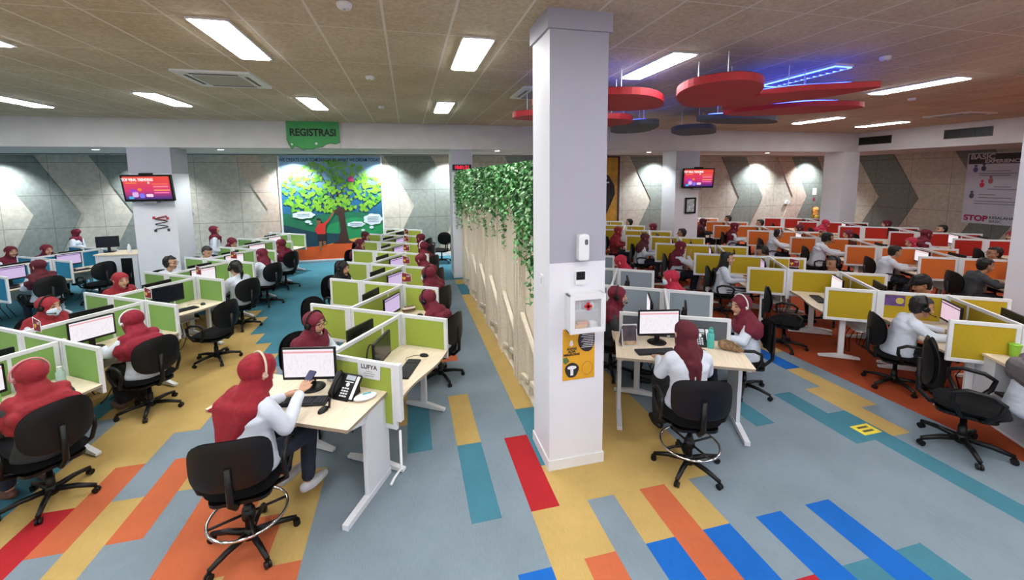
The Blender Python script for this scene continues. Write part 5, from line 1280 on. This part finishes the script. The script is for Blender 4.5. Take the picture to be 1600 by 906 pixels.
# petal shaped hanging panels
redp = mat('petal_red', '#b3202b', .6, .06, 6); grp = mat('petal_grey', '#454a55', .7, .06, 6); blue_led = emis('led_blue', (.04, .08, 1, 1), 14)
def petal(label, pts, m_, z, t=.09, led=None):
    cx = sum(p[0] for p in pts)/len(pts); cy = sum(p[1] for p in pts)/len(pts)
    n_ = len(pts); out = []
    for i in range(n_):    # smooth closed outline
        p0, p1, p2, p3 = (Vector(pts[(i+k-1) % n_]) for k in range(4))
        for j in range(5):
            u = j/5; q = .5*((2*p1)+(p2-p0)*u+(2*p0-5*p1+4*p2-p3)*u*u+(3*p1-p0-3*p2+p3)*u**3); out.append((q.x-cx, q.y-cy))
    o = thing('ceiling_panel', label, 'ceiling panel', (cx, cy, z), 0, 'petal shaped panels under the ceiling')
    MB().prism(out, -t/2, t/2-.004).prism(out, t/2-.004, t/2, 1).build('panel', [m_, mat('petal_top_bounce_cut', '#2a2628', .9)], o)  # charcoal top is made up, to cut red light bounced onto the ceiling
    mb = MB()
    for k in (0, n_//3, 2*n_//3):
        x, y = pts[k][0]-cx, pts[k][1]-cy; mb.tube([(x*.5, y*.5, t/2), (x*.5, y*.5, CEIL-z)], .006, 6)
    mb.build('hanger', frame_m, o)
    if led: MB().tube([(x*.72, y*.72, t/2+.02) for x, y in out], .012, 6, closed=True).build('light_strip', blue_led, o)
    return o
petal('big red rounded ceiling panel peeping out from behind the column', [(1.72, 5.5), (2.2, 4.85), (2.8, 4.65), (3.3, 4.95), (3.62, 5.5), (3.3, 5.85), (2.6, 5.95), (1.95, 5.95)], redp, 3.78, led=1)
petal('large red oval ceiling panel, nearest the camera of the red ones', [(3.30, 4.65), (3.12, 4.1), (3.38, 3.75), (3.8, 3.85), (4.2, 4.3), (4.4, 4.8), (4.32, 5.3), (3.9, 5.3)], redp, 3.78)
petal('longest red leaf-shaped ceiling panel with blue light above', [(4.62, 5.35), (4.4, 4.75), (4.66, 4.25), (5.1, 4.0), (5.5, 3.85), (5.45, 4.5), (5.1, 5.2), (4.85, 5.6)], redp, 3.80, .07, led=1)
petal('lower red leaf-shaped ceiling panel under the long one', [(5.0, 5.8), (5.3, 5.25), (5.75, 4.85), (6.4, 4.75), (6.66, 4.95), (6.4, 5.45), (5.9, 5.8), (5.4, 5.95)], redp, 3.76, .07, led=1)
petal('small red ceiling panel low behind the column edge', [(2.6, 6.9), (2.9, 6.4), (3.5, 6.25), (3.9, 6.75), (3.7, 7.25), (3.1, 7.3)], redp, 3.72)
petal('red ceiling panel showing beyond the column on the ivy side', [(1.7, 6.45), (2.0, 6.2), (2.5, 6.3), (2.55, 6.7), (2.1, 6.85), (1.75, 6.75)], redp, 3.74)
petal('dark grey oval ceiling panel nearest the big column', [(4.06, 7.7), (4.08, 7.1), (4.45, 6.85), (4.82, 7.35), (5.05, 8.2), (4.7, 8.6), (4.3, 8.3)], grp, 3.74, led=1)
petal('dark grey faceted ceiling panel in the middle of the grey ones', [(5.65, 8.1), (5.5, 7.6), (5.9, 7.3), (6.35, 7.6), (6.88, 8.3), (6.5, 8.8), (6.0, 8.5)], grp, 3.74)
petal('long thin dark grey ceiling panel under the longest red one', [(5.15, 6.65), (5.4, 6.35), (6.0, 6.2), (6.6, 6.35), (6.95, 6.75), (6.3, 6.95), (5.6, 6.9)], grp, 3.78, led=1)
o = thing('recessed_light_box', 'blue-lit rectangular ceiling fixture above the long red panel', 'ceiling light', (5.45, 4.86, CEIL), pi/2); 
mb = MB(); mb.box(-.6, .6, -.15, .15, -.03, 0); mb.build('housing', frame_m, o); MB().tube([(-.58, -.13, -.035), (.58, -.13, -.035), (.58, .13, -.035), (-.58, .13, -.035)], .012, 6, closed=True).build('light_strip', blue_led, o)
mb = MB()
for k in range(12): mb.box(-.55+k*.093, -.52+k*.093, -.1, .1, -.05, -.03)
mb.build('baffle', colgrey, o)
# ================================================================== FLOOR SIDE OBJECTS
# cabinet with cups at the end of the mustard row
o = thing('end_cabinet', 'white cabinet with pale wood top at the end of the mustard row', 'cabinet', (6.25, 3.16, 0), B_ANG+radians(4))
# local +x along b, cabinet runs toward -y
mb = MB(); mb.box(0, .5, -1.3, 0, .0, .03); mb.box(0, .5, -.30, 0, .03, .72); mb.box(.48, .5, -1.3, -.3, .03, .72); mb.box(0, .48, -1.3, -1.27, .03, .72); mb.build('carcass', white, o, bevel=.003)
mb = MB(); mb.box(.02, .48, -1.27, -.3, .36, .385); mb.box(.02, .48, -.8, -.78, .03, .72); mb.build('shelf', black, o); MB().box(.46, .478, -1.27, -.3, .03, .72).build('inner_back', mat('dark_board', '#2a2a2d', .8), o)
MB().box(-.02, .62, -1.32, .02, .72, .75).build('worktop', wood, o, bevel=.003)
def mk_cup(m_):
    o = thing('plastic_cup', None, None); MB().lathe([(.035, 0), (.038, .002), (.048, .12), (.05, .135)], 20).build('cup_body', m_, o, smooth=True); MB().lathe([(.053, .133), (.053, .145), (.02, .15)], 20).build('lid', m_, o, smooth=True); return o
for (u, v, c, n_, l) in ((.22, -.2, '#8fc63a', 'lime_plastic', 'lime green lidded cup on the end cabinet'), (.36, -.12, '#b0463c', 'brick_plastic', 'brick red lidded cup beside the lime one on the end cabinet')):
    x, y = 6.25+cos(B_ANG+.07)*u-sin(B_ANG+.07)*v, 3.16+sin(B_ANG+.07)*u+cos(B_ANG+.07)*v
    c_ = mk_cup(mat(n_, c, .35)); c_.location = (x, y, .751); tag(c_, l, 'cup', 'lidded cups')
x, y = 6.25+cos(B_ANG)*.5-sin(B_ANG)*-.42, 3.16+sin(B_ANG)*.5+cos(B_ANG)*-.42
inst(('mon', 'l'), None, 'black monitor with lilac screen on the end cabinet beside the red cup', 'monitor', (x, y, .751), B_ANG+radians(-150), 'monitors on the desks')
inst('chair', mk_chair, 'big black office chair at the end cabinet of the mustard row', 'office chair', (5.3, 2.69, 0), radians(-148), 'black office chairs', 1.12)
person('person in white top and grey headscarf at the picture edge by the end cabinet', 5.72, 2.45, radians(-125), 'down', 'hijab', 'short', hc=mat('grey_scarf', '#6b6468', .85, .1, 20), mask=True, legs=blackcloth, shoe=sole, group='people seated in the yellow row')
# extra standing people
def stand_mesh(kind):
    z = -.0
    if kind == 'body':
        parts = [('e', (0, 0, .90), (.15, .11, .12)), ('e', (0, 0, 1.1), (.13, .10, .16)), ('c', (-.15, 0, 1.30), .05, (.15, 0, 1.30), .05), ('e', (0, .0, 1.22), (.15, .10, .14)), ('c', (0, 0, 1.32), .05, (0, .01, 1.40), .045),
                 ('c', (0, -.01, 1.51), .078, (0, .03, 1.505), .074), ('c', (0, .03, 1.46), .06, (0, .045, 1.415), .04), ('c', (0, .095, 1.49), .01, (0, .112, 1.46), .012)]
        for s in (-1, 1):
            parts += [('c', (s*.17, 0, 1.29), .046, (s*.23, -.02, 1.03), .038), ('c', (s*.23, -.02, 1.03), .037, (s*.16, .2, .98), .026)]
            parts += hand((s*.155, .215, .98), (-s*.2, 1, 0), s); parts += [('c', (s*.085, 0, .88), .085, (s*.09, .01, .48), .055), ('c', (s*.09, .01, .48), .055, (s*.095, -.01, .09), .036), ('c', (s*.095, -.01, .04), .034, (s*.105, .15, .032), .028)]
        me = vox(parts, .0065, 3)
        me.materials.append(skin); return me
    if kind == 'shirt':
        parts = [('e', (0, 0, .90), (.18, .14, .15)), ('e', (0, 0, 1.08), (.16, .125, .18)), ('e', (0, 0, 1.2), (.175, .125, .15)), ('c', (-.15, 0, 1.29), .065, (.15, 0, 1.29), .065)]
        for s in (-1, 1): parts += [('c', (s*.17, 0, 1.28), .064, (s*.235, -.02, 1.03), .054), ('c', (s*.235, -.02, 1.03), .054, (s*.165, .19, .98), .038)]
        return vox(parts, .012, 3, .012, (10, 10, 6))
    if kind == 'trousers':
        parts = [('e', (0, 0, .88), (.165, .125, .12))]
        for s in (-1, 1): parts += [('c', (s*.085, 0, .87), .098, (s*.092, .01, .48), .07), ('c', (s*.092, .01, .48), .07, (s*.098, -.01, .1), .055)]
        return vox(parts, .013, 3, .01, (8, 8, 5))
    if kind == 'hijab':
        parts = [('c', (0, -.03, 1.52), .094, (0, .015, 1.515), .088), ('c', (0, .0, 1.46), .086, (0, .01, 1.39), .08), ('c', (-.1, .01, 1.31), .09, (.1, .01, 1.31), .09), ('c', (0, -.03, 1.30), .1, (0, -.08, 1.16), .05), ('c', (0, .06, 1.3), .08, (0, .08, 1.2), .06)]
        return vox(parts, .0095, 3, .012, (14, 14, 5), 0, lambda v: v.y > .035 and (v.x/.056)**2+((v.z-1.465)/.078)**2 < 1)
    return vox([q for s in (-1, 1) for q in (('c', (s*.097, -.02, .045), .042, (s*.107, .15, .036), .036),)], .01, 2)
def standing(label, x, y, rz, hc, shirt, z=0, sc=1):
    o = thing('person', label, 'person', (x, y, z), rz, 'people standing between the rows'); o.scale = (sc,)*3
    part('body', cached(('sb',), lambda: stand_mesh('body'), skin, True), o); part('shirt', cached(('ss',), lambda: stand_mesh('shirt'), shirt), o); part('trousers', cached(('st',), lambda: stand_mesh('trousers'), navy), o)
    part('headscarf', cached(('sh',), lambda: stand_mesh('hijab'), hc), o); part('shoes', cached(('sf',), lambda: stand_mesh('shoes'), black), o)
standing('person in white shirt and maroon headscarf standing beyond the television pillar', -4.75, 11.75, radians(-70), maroon, whitecloth)
standing('person in white shirt and maroon headscarf standing behind the blue desks', -8.6, 13.3, radians(95), maroon, whitecloth, sc=.93)
c = stn('A', 2, 'R', .80, .36)
person('second maroon headscarf leaning close behind the masked one, third bay, row by the slatted wall', c.x, c.y, seat_rz('R')+.2, 'type', 'hijab', 'short', sc=.97, group='people seated in the row by the slatted wall')
c = (-8.9, 12.0)
person('person in maroon headscarf at the outer edge of the blue row', -9.15, 12.1, radians(-120), 'type', 'hijab', 'short', group='people seated in the blue row')
# white cabinet, monitor and bottles by the television pillar
o = thing('storage_cabinet', 'tall white cabinet with wooden top and dark doors beside the television pillar', 'cabinet', (-6.62, 11.7, 0), radians(-8))
MB().box(-.45, .45, -.3, .3, 0, 1.02).build('carcass', white, o, bevel=.003); MB().box(-.47, .47, -.32, .32, 1.02, 1.05).build('worktop', wood, o); MB().box(.1, .34, -.31, -.3, .1, .95).build('door', black, o); MB().box(.3, .31, -.33, -.31, .5, .62).build('handle', chrome, o)
inst(('mon', 'd'), lambda: mk_monitor('d'), 'dark monitor behind the blue desks, left of the white cabinet by the pillar', 'monitor', (-7.0, 11.75, 1.051), radians(-80), 'monitors on the desks')
def mk_bottle(m_):
    o = thing('bottle', None, None); MB().lathe([(.033, 0), (.036, .01), (.036, .14), (.02, .17), (.018, .18)], 16).build('flask', m_, o, smooth=True); MB().lathe([(.02, .18), (.02, .2)], 12).build('lid', frame_m, o); return o
for i, (x, y, z, m_, l, s_) in enumerate(((-6.5, 11.6, 1.051, frame_m, 'white bottle on the cabinet by the television pillar, beside the dark monitor', 1), (-6.28, 11.62, 1.051, paper, 'pale bottle on the cabinet nearest the television pillar', .9))):
    b2 = mk_bottle(m_); b2.location = (x, y, z); tag(b2, l, 'bottle', 'bottles on the cabinet')
person('person in maroon vest and face mask half hidden by the television pillar', -6.35, 12.35, radians(100), 'type', 'short', 'short', shirt=maroon, mask=True, z=.25, group='people standing between the rows')
# bottles on the front green desk
limem = mat('lime_bottle', '#7dc25c', .25, .04); 
for (u, v, m_, l, s_) in ((.16, .28, limem, 'tall lime green bottle on the first green desk, aisle side', 1.35), (.12, .05, limem, 'second lime bottle, behind the crimson headscarf on the first green desk', 1.2), (.28, .44, mat('clear_bottle', '#a9c2bd', .15), 'small clear pump bottle near the partition on the first green desk', 1.0)):
    q = stn('B', 0, 'R', u, v); b2 = mk_bottle(m_); b2.location = (q.x, q.y, DZ+.001); b2.scale = (s_,)*3; tag(b2, l, 'bottle', 'bottles on the first green desk')
# tiny phone in the supervisor's hand
ph = SUP_A.matrix_basis @ Vector((.105, .47, .925))
o = thing('mobile_phone', 'dark mobile phone held by the person in crimson headscarf', 'phone', tuple(ph), radians(-32)); o.rotation_euler = (radians(-50), 0, radians(-32))

MB().prism(rrect(.075, .15, .01), -.004, .004, axis='y').build('case', black, o); MB().prism(rrect(.068, .14, .008), -.0048, -.004, axis='y').build('display', emis('phone_screen', '#4a4f8a', .6), o)
# brown pouch on a slatted-wall desk, black bag on the mustard desk
q = stn('A', 1, 'R', .2, .45); o = thing('pencil_case', 'brown and white striped pencil case on the second slatted-wall desk', 'pencil case', (q.x, q.y, DZ), .3)
me = vox([('c', (-.06, 0, .05), .045, (.06, 0, .05), .045)], .01, 2); me.materials.append(stripes('pouch_stripes', '#6b4a3c', '#d8cfc4', 16)); 
for v in me.vertices: v.co.z = max(v.co.z, .001)
part('case_body', me, o); MB().tube([(-.07, 0, .096), (.07, 0, .096)], .004, 6).build('zip', chrome, o)
q = stn('Y', 1, 'L', .40, .45); o = thing('toiletry_bag', 'rounded black bag on the empty mustard desk', 'bag', (q.x, q.y, DZ), B_ANG)
me = vox([('c', (-.09, 0, .06), .055, (.09, 0, .06), .055), ('c', (-.09, 0, .035), .035, (.09, 0, .035), .035)], .01, 2); me.materials.append(blackfab)
for v in me.vertices: v.co.z = max(v.co.z, .001)
part('case_body', me, o); MB().tube([(-.12, -.03, .1), (.12, -.03, .1)], .004, 6).build('zip', black, o)
# yellow floor sticker
o = thing('floor_sticker', 'yellow rectangular sticker on the teal carpet strip', 'sticker', (4.72, 3.16, .001), 0)
MB().box(-.12, .12, -.08, .08, 0, .001).build('sheet', mat('sticker_yellow', '#e3d23a', .6), o); MB().box(-.07, .07, -.04, -.01, .001, .0015).box(-.07, .07, .02, .05, .001, .0015).build('print', mat('sticker_print', '#4a4a30', .6), o)
# spare chair near the back wall and one at the far side
inst('chair', mk_chair, 'black office chair standing alone against the panelled wall beyond the yellow-green row', 'office chair', (1.0, 13.4, 0), radians(150), 'black office chairs')
inst('chair', mk_chair, 'dark office chair in the far front of the blue row', 'office chair', (-8.0, 8.2, 0), radians(60), 'black office chairs')
# wall posters on desk screens
def note_(r, k, u, l):
    p = n1(r, k); o = thing('pinned_card', l, 'card', (p.x, p.y, 0), B_ANG, 'cards pinned on the mustard partitions')
    s_ = MB().box(u, u+.24, -.014, -.010, .9, 1.05).build('sheet', mat('card_purple', '#5a3f7a', .6, .4, 20), o); MB().prism(rrect(.09, .09, .04, 4, u+.18, .975), -.017, -.014, axis='y').build('round_print', mat('card_gold', '#c2b44a', .6), s_)
note_('Y', 1, .06, 'small purple and yellow card pinned on the second mustard partition'); note_('Y', 0, .05, 'small purple and yellow card pinned on the first mustard partition')

for (x, y, a, l) in ((-1.2, 4.74, 50, 'black sandal on the carpet under the first supervisor desk, nearer the chair'), (-1.06, 4.56, 20, 'black sandal on the carpet under the first supervisor desk, nearer the white leg')):
    o = thing('sandal', l, 'sandal', (x, y, 0), radians(a), 'sandals under the supervisor desk')
    MB().prism([(.045*cos(t)*(1-.25*sin(t)), .13*sin(t)) for t in [2*pi*i/24 for i in range(24)]], 0, .02).build('sole', black, o)
    MB().tube([(.045*cos(t), .03, .015+.045*sin(t)) for t in [pi*i/10 for i in range(11)]], .012, 8).build('strap', black, o, smooth=True)

bpy.data.scenes.remove(WORK)
